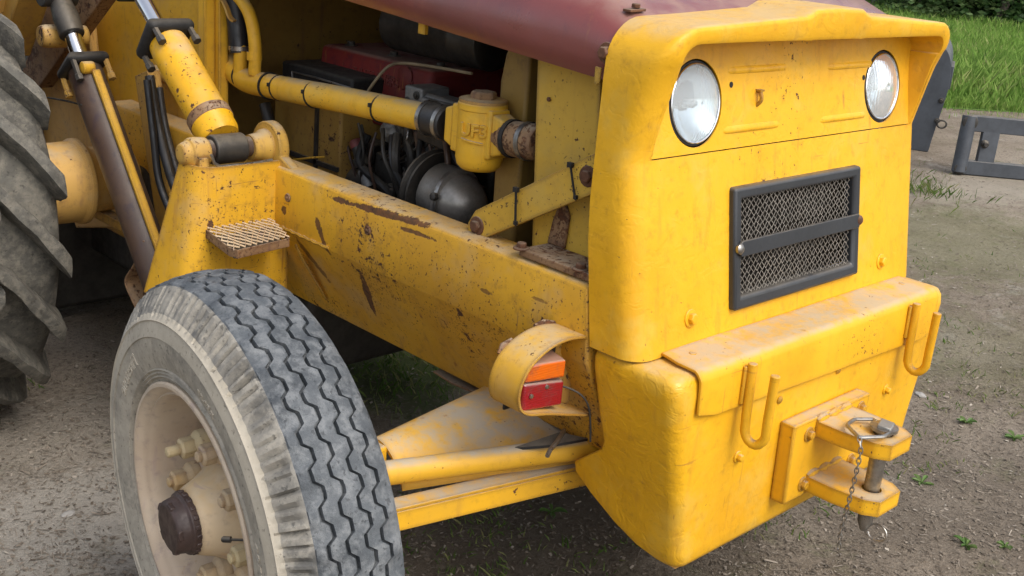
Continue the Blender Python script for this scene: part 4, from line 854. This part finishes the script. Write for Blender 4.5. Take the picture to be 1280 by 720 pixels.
# ---- wheels
def wheel_basis(st, ca):
    a = V((-math.cos(st) * math.cos(ca), -math.sin(st) * math.cos(ca), math.sin(ca))); u = a.cross(V((0, 0, 1))).normalized(); return a, u, u.cross(a)
def front_wheel(c, st, ca, parent):
    a, u, v = wheel_basis(st, ca); c = V(c)
    W = lambda o, r, t: c + a * o + (u * math.cos(t) + v * math.sin(t)) * r
    NP = 45; N = NP * 8
    cols = []   # (offset, radius, zigzag weight, groove?, material)
    cols += [(-.150, .262, 0, 0, 3), (-.165, .275, 0, 0, 3), (-.195, .315, 0, 0, 3), (-.213, .360, 0, 0, 3), (-.212, .400, 0, 0, 3), (-.204, .432, 0, 0, 1), (-.196, .447, 0, 0, 0)]
    tw0, tw1 = -.192, -.030; cr = lambda o: .4655 - .0125 * ((o + .111) / .081) ** 2 - .004 * ((o + .111) / .081) ** 6
    gs = [tw0 + .031, tw0 + .0635, tw0 + .0985, tw0 + .131]; gw = .0030
    edges = [tw0 + .003]
    for g_ in gs: edges += [g_ - gw - .0008, g_ - gw, g_ + gw, g_ + gw + .0008]
    edges += [tw1 - .004]; flags = [0] + [0, 1, 1, 0] * 4 + [0]
    last = None
    for e, fl in zip(edges, flags):
        if last is not None and e - last > .012:
            for q_ in (.33, .66): oo = lerp(last, e, q_); cols.append((oo, cr(oo), 1, 0, 0))
        wgt = 0 if e in (edges[0], edges[-1]) else 1
        cols.append((e, cr(e) - (.0115 if fl else 0), wgt, 0, 0)); last = e
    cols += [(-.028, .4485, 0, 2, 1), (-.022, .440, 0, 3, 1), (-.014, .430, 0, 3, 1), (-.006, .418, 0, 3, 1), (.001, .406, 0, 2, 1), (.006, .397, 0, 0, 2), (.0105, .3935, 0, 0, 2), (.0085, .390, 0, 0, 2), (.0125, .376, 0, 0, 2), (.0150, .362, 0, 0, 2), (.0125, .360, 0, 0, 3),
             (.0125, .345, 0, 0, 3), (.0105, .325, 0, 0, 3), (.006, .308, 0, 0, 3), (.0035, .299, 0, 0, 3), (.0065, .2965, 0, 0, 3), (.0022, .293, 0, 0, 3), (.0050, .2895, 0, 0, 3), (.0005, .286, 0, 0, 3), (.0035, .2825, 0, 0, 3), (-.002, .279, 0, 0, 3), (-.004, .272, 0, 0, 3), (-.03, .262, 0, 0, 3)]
    amp = .0085; rows = []
    rr_ = random.Random(5); wear = [rr_.random() for _ in range(2000)]
    for i in range(N):
        t = 2 * math.pi * (i // 8 + (0, .17, .33, .415, .5, .67, .83, .915)[i % 8]) / NP
        zz = (1, 1, 1, 0, -1, -1, -1, 0)[i % 8] + .12 * noise.noise(V((i * .37, 2, 3)))
        L = []
        for (o, r, wz, fl, mt) in cols:
            oo = o + zz * amp * wz * .8; q_ = r
            nz_ = noise.noise(V((math.cos(t) * 9, math.sin(t) * 9, o * 40)))
            if mt == 0:
                nk = noise.noise(V((math.cos(t) * 55, math.sin(t) * 55, o * 160 + 7))); oo += .0016 * noise.noise(V((math.cos(t) * 40, math.sin(t) * 40, o * 90))) * wz; q_ -= .004 * max(0, nk - .28)
            if mt == 0: q_ += .0016 * nz_ + .0009 * noise.noise(V((math.cos(t) * 30, math.sin(t) * 30, o * 110)))
            if fl:
                k_ = i % 3; dep = (.0085 if fl == 3 else .004) * (1 if k_ == 0 else 0) * (.45 + 1.0 * wear[i // 3])
                q_ -= dep; oo -= dep * .9
            if mt == 3 and o > 0: oo += .0008 * nz_
            P = W(oo, q_, t)
            if P.z < .004: P.z = .004 + (P.z - .004) * .05; 
            L.append(P)
        rows.append(L)
    m = MB(); nC = len(cols); m.v = [tuple(p) for L in rows for p in L]
    for i in range(N):
        k = (i + 1) % N
        for j in range(nC - 1): m.f.append((i * nC + j, k * nC + j, k * nC + j + 1, i * nC + j + 1)); m.mi.append(cols[j + 1][4])
    wh = bpy.data.objects.new('front_wheel', None); wh.location = c; C.objects.link(wh); wh.parent = parent; wh.matrix_parent_inverse = world_of(parent).inverted()
    def wob(nm, mb_, mt, **kw):
        o = obj(nm, mb_, mt, None, **kw); o.parent = wh; o.matrix_parent_inverse = Matrix.Translation(c).inverted(); return o
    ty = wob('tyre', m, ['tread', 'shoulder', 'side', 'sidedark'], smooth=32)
    def tx(txt, r0, ang, size, nm):
        def fm(c_): t = ang + c_.x / r0; return W(.0125 + c_.z, r0 - .0 + (c_.y if True else 0), -t + 2 * ang if False else t)
        return textmesh(txt, size, lambda c_: W(interp([(.30, .003), (.31, .0062), (.325, .0107), (.345, .0127), (.36, .0128)], r0 + c_.y) + c_.z, r0 + c_.y, ang - c_.x / r0), .0012)
    for txt, r0, ang, size in (('T500', .309, R(172), .034), ('Firestone', .322, R(52), .036), ('7.50-20', .318, R(118), .022)):
        wob('lettering', tx(txt, r0, ang, size, ''), 'side')
    m = MB(); m.lathe(c, a, [(-.03, .262), (-.003, .2725), (.003, .2735), (.007, .270), (.007, .264), (.002, .2595), (-.006, .2535), (-.012, .250), (-.010, .246), (-.016, .2415), (-.03, .238), (-.075, .232), (-.125, .226), (-.135, .214), (-.130, .200), (-.090, .176), (-.078, .164), (-.074, .10), (-.14, .095)], 72, False)
    m.lathe(c, a, [(-.15, .262), (-.155, .275), (-.16, .27), (-.13, .24), (-.11, .228)], 72, False)
    wob('rim', m, 'rimpaint', smooth=35)
    m = MB(); m.lathe(c, a, [(-.080, .104), (-.066, .101), (-.050, .090), (-.030, .078), (-.006, .069), (.004, .064), (.005, .05)], 40); wob('hub', m, 'hub', smooth=35)
    # grease cap with a toothed rim
    m = MB(); n_ = 40; prof = [(-.004, .056), (.0, .061), (.018, .061), (.020, .056), (.040, .052), (.046, .046), (.047, .03), (.045, .004)]
    m.lathe(c, a, prof, n_)
    for k in range(20): t = 2 * math.pi * k / 20; ce = W(.006, .061, t); rad = (u * math.cos(t) + v * math.sin(t)); tn = a.cross(rad); m.obox(ce, a * .008, rad * .0022, tn * .005)
    for k in range(5): t = 2 * math.pi * k / 5 + .5; ce = W(.040, .040, t); rad = (u * math.cos(t) + v * math.sin(t)); tn = a.cross(rad); m.obox(ce, a * .005, rad * .013, tn * .010)
    wob('hub_cap', m, 'grease', bevel=.003, smooth=40)
    for k in range(8):
        t = R(50 + 45 * k); p0 = W(-.076, .140, t); m = MB()
        m.lathe(p0, a, [(0, .030), (.018, .029), (.026, .022), (.03, .0195)], 20); m.lathe(p0 + a * .028, a, [(0, .0215), (.024, .0215), (.028, .017)], 6); m.lathe(p0 + a * .050, a, [(0, .011), (.012 if k else .03, .011), (.014 if k else .032, .008)], 10)
        wob('wheel_nut', m, 'hub' if k % 3 else 'nutpaint', bevel=.0015)
    m = MB(); p0 = W(-.03, .19, R(166)); p1 = W(-.005, .165, R(165)); m.tube([p0, p1], .0025, 8); m.lathe(p1, (p1 - p0), [(-.004, .006), (.010, .006), (.013, .004)], 10); wob('valve_stem', m, 'grime')
    return wh
M['rimpaint'] = paint('rim_paint', (.58, .48, .36), (.46, .35, .25), .6, .76, 20, .3, .3, stain=.8, fade=(.40, .36, .29))
M['nutpaint'] = paint('nut_paint', (.58, .47, .26), (.48, .38, .23), .6, .68, 20, .4, .4, stain=.6)
wc = V((.972, 1.746, .4525))
fw = front_wheel(wc, R(-6), R(-2.5), T)
# the opposite front wheel shares the meshes
def copy_wheel(src, loc, flip, parent):
    w2 = bpy.data.objects.new('front_wheel', None); w2.location = loc; w2.rotation_euler = (0, 0, R(180) if flip else 0); C.objects.link(w2); w2.parent = parent; w2.matrix_parent_inverse = world_of(parent).inverted()
    for ch in list(src.children):
        c2 = ch.copy(); C.objects.link(c2); c2.parent = w2; c2.matrix_parent_inverse = ch.matrix_parent_inverse.copy()
    return w2
copy_wheel(fw, V((2.865, 1.746, .4525)), True, T)

def rear_wheel(c, Rr, x_in, x_out, parent):
    c = V(c); m = MB(); N = 220; sec = [(x_in - .06, Rr * .62), (x_in + .005, Rr * .70), (x_in + .02, Rr * .80), (x_in + .0, Rr * .86), (x_in - .03, Rr * .884), (lerp(x_in, x_out, .35), Rr * .890), (lerp(x_in, x_out, .5), Rr * .893), (lerp(x_in, x_out, .65), Rr * .890), (x_out + .03, Rr * .884), (x_out, Rr * .86), (x_out - .02, Rr * .80), (x_out - .005, Rr * .70), (x_out + .06, Rr * .62)]
    P = lambda x, r, t: (x, c.y - r * math.cos(t), max(.003, c.z + r * math.sin(t)) if True else 0)
    m.grid([[P(x, r * (1 + .004 * noise.noise(V((x * 8, math.cos(t) * 5, math.sin(t) * 5)))), t) for x, r in sec] for t in [2 * math.pi * i / N for i in range(N + 1)]])
    NL = 18; xm_ = (x_in + x_out) / 2
    for side in (0, 1):
        for k in range(NL):
            t0 = 2 * math.pi * (k + .5 * side) / NL; xe = x_in if side == 0 else x_out; rws = []
            steps = 10
            for q_ in range(steps + 1):
                s_ = q_ / steps; x = lerp(xm_ - (xe - xm_) * .12, xe + (.004 if side == 0 else -.004), s_); t = t0 - .40 * s_ - .05 * s_ * s_ + .02 * noise.noise(V((k, s_ * 4, side)))
                hh = Rr * (1.0 - .012 * s_ - .006 * abs(noise.noise(V((k * 3, s_ * 5, side + 4))))); base = Rr * (.872 - .05 * s_ ** 4)
                wd = (.040 + .024 * s_) * (1 + .12 * noise.noise(V((k * 2, s_ * 3, side)))); wt = wd * .80
                if q_ == steps: hh -= .01
                rws.append([P(x, base, t - wd), P(x, hh - .012, t - wt * 1.05), P(x, hh, t - wt * .85), P(x, hh + .002, t), P(x, hh, t + wt * .85), P(x, hh - .012, t + wt * 1.05), P(x, base, t + wd)])
            xe2 = xe + (.022 if side == 0 else -.022); t = t0 - .45 - .03
            rws.append([P(xe2, Rr * .84, t - .045), P(xe2, Rr * .845, t - .04), P(xe2, Rr * .85, t - .02), P(xe2, Rr * .85, t), P(xe2, Rr * .85, t + .02), P(xe2, Rr * .845, t + .04), P(xe2, Rr * .84, t + .045)])
            m.grid(rws)
    wh = bpy.data.objects.new('rear_wheel', None); wh.location = c; C.objects.link(wh); wh.parent = parent; wh.matrix_parent_inverse = world_of(parent).inverted()
    o = obj('tyre', m, 'rear', None, smooth=42); o.parent = wh; o.matrix_parent_inverse = Matrix.Translation(c).inverted()
    m = MB().lathe((xm_, c.y, c.z), (1, 0, 0), [(-.17, Rr * .60), (-.18, Rr * .63), (-.16, Rr * .60), (-.02, Rr * .55), (-.015, Rr * .2), (.0, Rr * .2), (.0, Rr * .55), (.16, Rr * .60), (.18, Rr * .63)], 48, False)
    o = obj('rim', m, 'drum', None); o.parent = wh; o.matrix_parent_inverse = Matrix.Translation(c).inverted()
    return wh
rw = rear_wheel((1.07, 3.52, .655), .665, 1.25, .84, T)
w2 = bpy.data.objects.new('rear_wheel', None); w2.location = (2 * XM - 1.07, 3.52, .655); w2.rotation_euler = (0, 0, R(180)); C.objects.link(w2); w2.parent = T; w2.matrix_parent_inverse = world_of(T).inverted()
for ch in list(rw.children): c2 = ch.copy(); C.objects.link(c2); c2.parent = w2; c2.matrix_parent_inverse = ch.matrix_parent_inverse.copy()

# ================================================================== hitch pin hanging in the clevis
hpn = empty('hitch_pin', (XM, .979, .40), 'grey steel drop pin with wire handle through the yellow clevis plates', 'hitch pin')
obj('shaft', MB().lathe((XM, .979, .385), (0, 0, 1), [(0, .008), (.022, .0165), (.24, .0185), (.2415, .0185), (.243, .030), (.250, .030), (.252, .014)], 24), 'steel', hpn, smooth=35)
zt = .632; hp_ = [HZ(1058, 531, zt), HZ(1068, 524, zt), HZ(1092, 524, zt), HZ(1112, 541, zt), HZ(1104, 546, zt), HZ(1074, 547, zt)]
path = []
for i in range(6):
    a, b, c3 = hp_[i - 1], hp_[i], hp_[(i + 1) % 6]; path += [b.lerp(a, .12), b + ((a - b).normalized() + (c3 - b).normalized()) * .002, b.lerp(c3, .12)]
path.append(path[0]); obj('wire_handle', MB().tube(path, .0042, 8), 'steel', hpn)
obj('head_block', MB().obox((XM + .002, .977, .632), (.020, .006, 0), (-.005, .014, .002), (0, 0, .010)), 'alu', hpn, .003)
# linch ring at its lower end
rc = V((XM, .965, .392)); obj('split_ring', MB().tube([rc + V((.004 * math.sin(R(a)), -.018 + .022 * math.cos(R(a)), .018 * math.sin(R(a)))) for a in range(0, 351, 18)], .0022, 6), 'steel', hpn)
ch = empty('pin_chain', (XM, 1.03, .33), 'thin steel link chain dangling from the drop pin handle', 'chain')
cpts = catmull([HX(1073, 547, 2.10), HX(1069, 560, 2.092), HX(1066, 580, 2.09), HX(1060, 604, 2.09), HX(1055, 626, 2.09), HX(1054, 645, 2.09), HX(1049, 660, 2.09), HX(1050, 676, 2.09)], 10)
top = HZ(1074, 547, zt)
cpts = catmull([top, top + V((-.004, -.010, -.02)), top + V((-.006, -.012, -.05)), top + V((-.006, -.010, -.11)), top + V((-.005, -.006, -.17)), top + V((-.006, -.004, -.22)), top + V((-.004, -.006, -.262))], 12)
tot = [0]
for a, b in zip(cpts, cpts[1:]): tot.append(tot[-1] + (b - a).length)
def at_len(s_):
    for i in range(len(tot) - 1):
        if s_ <= tot[i + 1]: return cpts[i].lerp(cpts[i + 1], (s_ - tot[i]) / max(1e-6, tot[i + 1] - tot[i])), (cpts[i + 1] - cpts[i]).normalized()
    return cpts[-1], (cpts[-1] - cpts[-2]).normalized()
lk = .0115; k = 0; s_ = .004
while s_ < tot[-1]:
    p, t = at_len(s_); side = V((1, .3, 0)) if k % 2 else V((-.3, 1, 0)); side = (side - t * side.dot(t)).normalized()
    pts = [p + t * (.0085 * math.cos(R(a))) + side * (.0042 * math.sin(R(a))) for a in range(0, 361, 40)]
    obj('link', MB().tube(pts, .0014, 5, False), 'steel', ch); s_ += lk; k += 1

# ================================================================== things behind the tractor
# fork frame standing on the ground
Fo = HZ(1193, 217, 0.0); Fe = HZ(1290, 226, 0.0); fx = (Fe - Fo); fx.z = 0; fx.normalize(); fy = V((-fx.y, fx.x, 0))
fr = empty('fork_frame', (Fo.x, Fo.y, 0), 'black steel fork carriage frame standing on the bare ground', 'frame')
lean = .10
def fp(s_, h, d=0.): return V((Fo.x, Fo.y, .002)) + fx * s_ + V((0, 0, 1)) * h + fy * (lean * h + d)
def bar(s0, h0, s1, h1, wd, th, nm):
    a, b = fp(s0, h0), fp(s1, h1); d = (b - a).normalized(); sidev = d.cross(fy).normalized(); m = MB().obox((a + b) / 2, (b - a) / 2, sidev * wd / 2, fy * th / 2); return obj(nm, m, 'slate', fr, .006)
Hf = .43; Wf = 1.15
bar(-.01, .055, Wf, .055, .105, .06, 'lower_rail'); bar(.03, Hf - .055, Wf, Hf - .055, .115, .06, 'upper_rail')
for s_ in (.20, .60, .95): bar(s_, .09, s_ + .01, Hf - .09, .125, .05, 'upright')
m = MB(); m.tube([fp(.015, .02, -.03), fp(.03, Hf + .0, -.03)], .052, 16); obj('end_tube', m, 'slate', fr, .003)
m = MB(); m.lathe(fp(.03, Hf - .045, -.03), -fy, [(0, .055), (.035, .055), (.04, .045)], 18); m.lathe(fp(.015, .05, -.03), -fy, [(0, .045), (.035, .045), (.04, .035)], 18); obj('end_boss', m, 'grime', fr, .003)
m = MB().lathe(fp(.17, Hf * .55, -.02), -fy, [(0, .03), (.02, .03), (.03, .018), (.05, .018)], 14); obj('stud', m, 'grime', fr, .003)
# upright bucket
Bo = HZ(1160, 190, 0.); vdir = V((Bo.x, Bo.y, 0)).normalized(); vs = V((vdir.y, -vdir.x, 0))
bk_ = empty('loader_bucket', (Bo.x, Bo.y, 0), 'dark grey steel bucket stood on end behind the yellow nose', 'bucket')
pr = [(.0, .0), (.30, .0), (.52, .10), (.62, .32), (.60, .60), (.52, .82)]
pr = [(.0, 0.), (.05, .0), (.09, .25), (.10, .50), (.08, .66), (.0, .78)]
prof = catmull([V((-s_, 0, z)) for s_, z in [(0., .004), (-.02, .20), (-.045, .40), (-.055, .58), (-.02, .76), (.10, .88), (.30, .93)]], 5)
def bp(s_, d, z): return V((Bo.x, Bo.y, 0)) - vs * s_ + vdir * d + V((0, 0, z))
m = MB(); rows = []
for d in (0, .3, .6, .9, 1.2): rows.append([bp(-p.x, d, p.z) for p in prof])
m.grid(rows); sh = obj('back_sheet', m, 'slate', bk_, solid=.012)
def side(d): 
    m = MB(); poly = [bp(-p.x, d, p.z) for p in prof] + [bp(.50, d, .90), bp(.62, d, .45), bp(.55, d, .004)]; m.prism(poly, vdir * .014); return obj('side_plate', m, 'slate', bk_, .002)
side(-.016); side(1.202)
m = MB(); m.obox(bp(-.055, .25, .60), vs * .012, vdir * .25, (0, 0, .09)); obj('wear_strip', m, 'slate', bk_, .004)
rc = bp(-.06, -.03, .24); obj('hook_ring', MB().tube([rc + vs * (.035 * math.cos(R(a))) + V((0, 0, .030 * math.sin(R(a)))) for a in range(0, 361, 24)], .008, 8), 'grime', bk_)
for z in (.42, .26): bolt(bk_, bp(-.02, -.018, z), -vdir, .014, .012, 'grime')

# ================================================================== litter, grass and weeds
def scatter(name, mat, items, label=None, cat=None):
    vs_, fs_, rn = [], [], []
    for quad, r_ in items:
        b = len(vs_); vs_ += [tuple(p) for p in quad]; fs_.append(tuple(range(b, b + len(quad)))); rn += [r_] * len(quad)
    me = bpy.data.meshes.new(name); me.from_pydata(vs_, [], fs_); me.materials.append(M[mat]); at = me.attributes.new('rnd', 'FLOAT', 'POINT'); at.data.foreach_set('value', rn)
    o = bpy.data.objects.new(name, me); C.objects.link(o); return o
rg = random.Random(11)
def visible_ground(maxd=10.5):
    while True:
        px = rg.uniform(-160, 1440); py = rg.uniform(110, 900)
        p = HZ(px, py, 0)
        if 0 < p.x < 12 and .3 < p.y < 9 and (p - EYE).length < maxd: return p
def near_density():
    return visible_ground()
items = []
for i in range(85000):
    p = near_density()
    if noise.noise(V((p.x * 1.3, p.y * 1.3, 4))) + .6 * noise.noise(V((p.x * 5, p.y * 5, 1))) < rg.uniform(-1.1, .25): continue
    p = p; dist = (p - EYE).length; k = rg.random()
    z0 = gz(p.x, p.y) + .0015; a = rg.uniform(0, 2 * math.pi); ln = rg.uniform(.002, .0075) * (1 if k < .95 else 2.8) * (.7 + .1 * dist); wd = ln * rg.uniform(.12, .5) * (1 if k < .86 else .25)
    d = V((math.cos(a), math.sin(a), rg.uniform(-.25, .35))); s_ = V((-math.sin(a), math.cos(a), rg.uniform(-.5, .5))); c_ = V((p.x, p.y, z0 + rg.uniform(0, .004)))
    items.append(([c_ - d * ln - s_ * wd, c_ + d * ln - s_ * wd, c_ + d * ln * .8 + s_ * wd, c_ - d * ln * .7 + s_ * wd], min(1, max(0, rg.gauss(.42, .25)))))
o = scatter('leaf_litter', 'litter', items); tag(o, 'brown chips and dry leaf litter strewn over the bare dirt', 'litter', kind='stuff')
items = []
def blade(p, h, a, bend, w_, r_):
    d = V((math.cos(a), math.sin(a), 0)); s_ = V((-d.y, d.x, 0)) * w_; b = p; m1 = p + V((0, 0, h * .6)) + d * bend * h * .4; t = p + V((0, 0, h)) + d * bend * h
    items.append(([b - s_, b + s_, m1 + s_ * .7, t, m1 - s_ * .7], r_))
for i in range(3600):
    p = near_density()
    if noise.noise(V((p.x * .9 + 3, p.y * .9, 8))) + noise.noise(V((p.x * 3, p.y * 3, 2))) * .5 < .12: continue
    if (p - wc).to_2d().length < .4: continue
    n_ = rg.randint(2, 6)
    for q_ in range(n_): blade(V((p.x + rg.gauss(0, .02), p.y + rg.gauss(0, .02), gz(p.x, p.y) - .002)), rg.uniform(.006, .026), rg.uniform(0, 6.28), rg.uniform(.3, 1.8), rg.uniform(.0012, .003), rg.random())
for cx, cy, nn, sp, hh in ((HZ(1150, 240, 0).x, HZ(1150, 240, 0).y, 260, .17, .085), (HZ(470, 480, 0).x, HZ(470, 480, 0).y, 260, .16, .06), (HZ(520, 465, 0).x, HZ(520, 465, 0).y, 220, .14, .05), (HZ(1165, 250, 0).x + .5, HZ(1165, 250, 0).y + .6, 120, .22, .06)):
    for i in range(nn): blade(V((cx + rg.gauss(0, sp), cy + rg.gauss(0, sp), 0)), rg.uniform(.3, 1) * hh, rg.uniform(0, 6.28), rg.uniform(.2, 1.2), rg.uniform(.0010, .0022), rg.random())
o = scatter('sparse_grass', 'grass', items); tag(o, 'thin sparse grass coming up through the dirt yard', 'grass', kind='stuff')
# tall grass of the field
items = []
for i in range(110000):
    t = 14.5 * rg.random() ** 1.7 if i % 40 else -.7 * rg.random() ** 2; sa_ = rg.uniform(-7, 6.5) * (1 + t * .045)
    p = FA + fd * (sa_ + .3) + fn * (t + .05); z0 = .006 + max(0, min(t, 1.2)) * .05
    hh = (.08 + .15 * min(1, max(-.3, t / .8))) * rg.uniform(.55, 1.25) * (1 + .5 * noise.noise(V((p.x * .9, p.y * .9, 3)))) * (1.25 if t < 2.2 else .75)
    dark = noise.noise(V((p.x * 1.6, p.y * 1.6, 6)))
    blade(V((p.x, p.y, z0 - .01)), max(.05, hh), rg.uniform(0, 6.28), rg.uniform(.1, .7), rg.uniform(.0016, .0036) * (1 + t * .10), min(1, max(0, rg.gauss(.5, .22) + dark * .35)))
o = scatter('field_grass', 'fieldgrass', items); tag(o, 'tall bright green grass of the field beyond the yard', 'grass', kind='stuff')
# broad-leaved weeds
def weed(px, py, n_, L_, label):
    p = HZ(px, py, 0); items.clear(); rw_ = random.Random(px)
    for i in range(n_):
        a = 6.28 * i / n_ + rw_.uniform(-.3, .3); d = V((math.cos(a), math.sin(a), 0)); s_ = V((-d.y, d.x, 0)); l = L_ * rw_.uniform(.6, 1.1); wd = l * .2; el = rw_.uniform(.15, .7)
        c_ = V((p.x, p.y, gz(p.x, p.y))); r_ = rw_.random()
        pts = [(0, .15, 0), (.3, .7, .28), (.6, 1, .42), (.85, .6, .42), (1, 0.05, .34)]
        L1 = [c_ + d * l * t + s_ * wd * w_ + V((0, 0, l * h_ * el * 1.5 + .003)) for t, w_, h_ in pts]; L2 = [c_ + d * l * t - s_ * wd * w_ + V((0, 0, l * h_ * el * 1.5 + .003)) for t, w_, h_ in pts]; mid = [c_ + d * l * t + V((0, 0, l * h_ * el * 1.5 - .004 * w_)) for t, w_, h_ in pts]
        for k in range(4): items.append(([L1[k], L1[k + 1], mid[k + 1], mid[k]], r_)); items.append(([mid[k], mid[k + 1], L2[k + 1], L2[k]], r_))
    o = scatter('weed_plant', 'weed', items); tag(o, label, 'weed', 'small weeds in the dirt'); me = o.data
    off = V((p.x, p.y, 0))
    for v in me.vertices: v.co -= off
    o.location = off
weed(690, 640, 5, .045, 'small pale leaf rosette in dark soil between tyre and counterweight')
weed(1207, 687, 7, .040, 'broad leaf weed on open dirt right of the hitch pin')
weed(1255, 688, 6, .030, 'round leafed seedling in dirt beside the broad leaf weed')
weed(1152, 605, 6, .040, 'pale spiky weed close under the clevis tip')
weed(1268, 548, 7, .045, 'tufted green weed alone on bare open dirt')
weed(1208, 528, 7, .035, 'flat green weed between hitch and fork frame')
def pebble(px, py, r_, label):
    p = HZ(px, py, 0); bm = bmesh.new(); bmesh.ops.create_icosphere(bm, subdivisions=2, radius=1)
    for v in bm.verts: v.co *= 1 + .25 * noise.noise(v.co * 1.3 + V((px, 0, 0))); v.co = V((v.co.x * r_ * 1.5, v.co.y * r_, v.co.z * r_ * .5))
    me = bpy.data.meshes.new('pebble'); bm.to_mesh(me); bm.free(); me.materials.append(M['stone']); o = bpy.data.objects.new('pebble', me); o.location = (p.x, p.y, gz(p.x, p.y) + r_ * .15); o.rotation_euler.z = px; C.objects.link(o); tag(o, label, 'stone', 'pebbles')
pebble(1151, 491, .018, 'pale flat stone on the dirt beyond the tow hook')
pebble(85, 640, .014, 'grey pebble in the pale patch beside the front tyre')

# ================================================================== trees along the far edge of the field
def tree(pos, h, rad, label, mat, seed, leaves=5200, low=.2, trunk_r=.11, cat='tree', name='hedge_tree'):
    rt = random.Random(seed); t = empty(name, pos, label, cat, 'trees along the far edge of the field'); p = V(pos); m = MB(); limbs = []
    top = p + V((rt.uniform(-.4, .4), rt.uniform(-.4, .4), h * .8)); tp = catmull([p + V((0, 0, -.05)), p + V((rt.uniform(-.15, .15), rt.uniform(-.15, .15), h * .25)), p + V((rt.uniform(-.3, .3), rt.uniform(-.3, .3), h * .5)), top], 5)
    m.tube(tp, [trunk_r * (1 - .8 * i / (len(tp) - 1)) * (1.4 if i == 0 else 1) for i in range(len(tp))], 9)
    for k in range(16):
        b = tp[min(len(tp) - 2, int(len(tp) * rt.uniform(low * .8, .9)))]; a = rt.uniform(0, 6.28); ln = rad * rt.uniform(.5, 1.05); e = b + V((math.cos(a) * ln, math.sin(a) * ln, rt.uniform(-.2, .8))); mid = b.lerp(e, .5) + V((0, 0, rt.uniform(0, .3)))
        m.tube(catmull([b, mid, e], 4), [trunk_r * .4 * (1 - .9 * i / 8) for i in range(9)], 5); limbs += [mid, e, b.lerp(e, .75)]
    obj('trunk', m, 'bark', t)
    its = []; cl = []
    for q_ in limbs:
        for _ in range(2): cl.append((q_ + V((rt.gauss(0, .3), rt.gauss(0, .3), rt.gauss(0, .3))), rt.uniform(.25, .6), rt.random()))
    for _ in range(30):
        a = rt.uniform(0, 6.28); z = rt.uniform(low, 1) * h; rr_ = rad * math.sqrt(max(.05, 1 - ((z / h - .5) / .58) ** 2)) * rt.uniform(.5, 1); cl.append((p + V((math.cos(a) * rr_, math.sin(a) * rr_, z)), rt.uniform(.3, .65), rt.random()))
    for i in range(leaves):
        cc, cr_, tone = rt.choice(cl); d = V((rt.gauss(0, 1), rt.gauss(0, 1), rt.gauss(0, .7))).normalized() * cr_ * rt.random() ** .4; q_ = cc + d
        if q_.z < .12: q_.z = .12 + rt.random() * .2
        n1 = V((rt.gauss(0, 1), rt.gauss(0, 1), rt.gauss(0, .6) + .5)).normalized(); u, v = perp(n1); s_ = rt.uniform(.035, .085); its.append(([q_ - u * s_, q_ - v * s_ * .55, q_ + u * s_, q_ + v * s_ * .55], min(1, max(0, rt.gauss(.25 + tone * .45, .14)))))
    o = scatter('crown', mat, its); o.parent = t; o.matrix_parent_inverse = Matrix.Translation(p).inverted()
def edge_pos(px, t): 
    g_ = HZ(px, 36, 0); d = V((g_.x, g_.y, 0)).normalized(); return d * t
spots = [(1130, 27.5, 7, 2.6, 'dark leafy tree rising directly behind the nose corner', 'leaf', .10), (1172, 28.8, 8, 2.8, 'tall dark tree with a pale straight stem at the field edge', 'leaf', .12), (1215, 28.5, 7.5, 2.6, 'dense dark green tree in the shaded middle of the hedge', 'leaf', .05), (1245, 26.0, 6.5, 1.7, 'tree with bright yellow green lower leaves over the field edge', 'leafpale', .20), (1262, 27.3, 7, 2.2, 'slender leaning trunk tree with light grey bark', 'leaf', .22), (1300, 28, 8, 2.8, 'broad dark tree closing the right end of the hedge', 'leaf', .08), (1090, 29, 8, 2.8, 'tall dark tree hidden mostly behind the hood', 'leaf', .08), (1345, 27.5, 7, 2.6, 'round dark tree beyond the fork frame side of the field', 'leaf', .08)]
for i, (px, dist, h, rad, lab, mt, low) in enumerate(spots): tree(edge_pos(px, dist), h, rad, lab, mt, 20 + i, 5600, low)
for i, (px, dist, lab) in enumerate(((1150, 26.0, 'low grey green bush in front of the pale stem'), (1190, 26.3, 'rounded pale bush at the foot of the dark hedge'), (1225, 27, 'small scrubby bush between the hedge trunks'), (1280, 26.4, 'low bush beside the slender leaning trunk'))):
    tree(edge_pos(px, dist), 1.5 if i < 2 else 1.1, .95, lab, 'leafpale' if i < 2 else 'leaf', 60 + i, 2600, .05, .03, 'bush', 'hedge_bush')
for i in range(9):
    px = 1060 + i * 40; tree(edge_pos(px, 32 + (i % 3)), 9, 3.2, 'tall tree of the dense dark back row of the wood', 'leaf', 90 + i, 4200, .03)
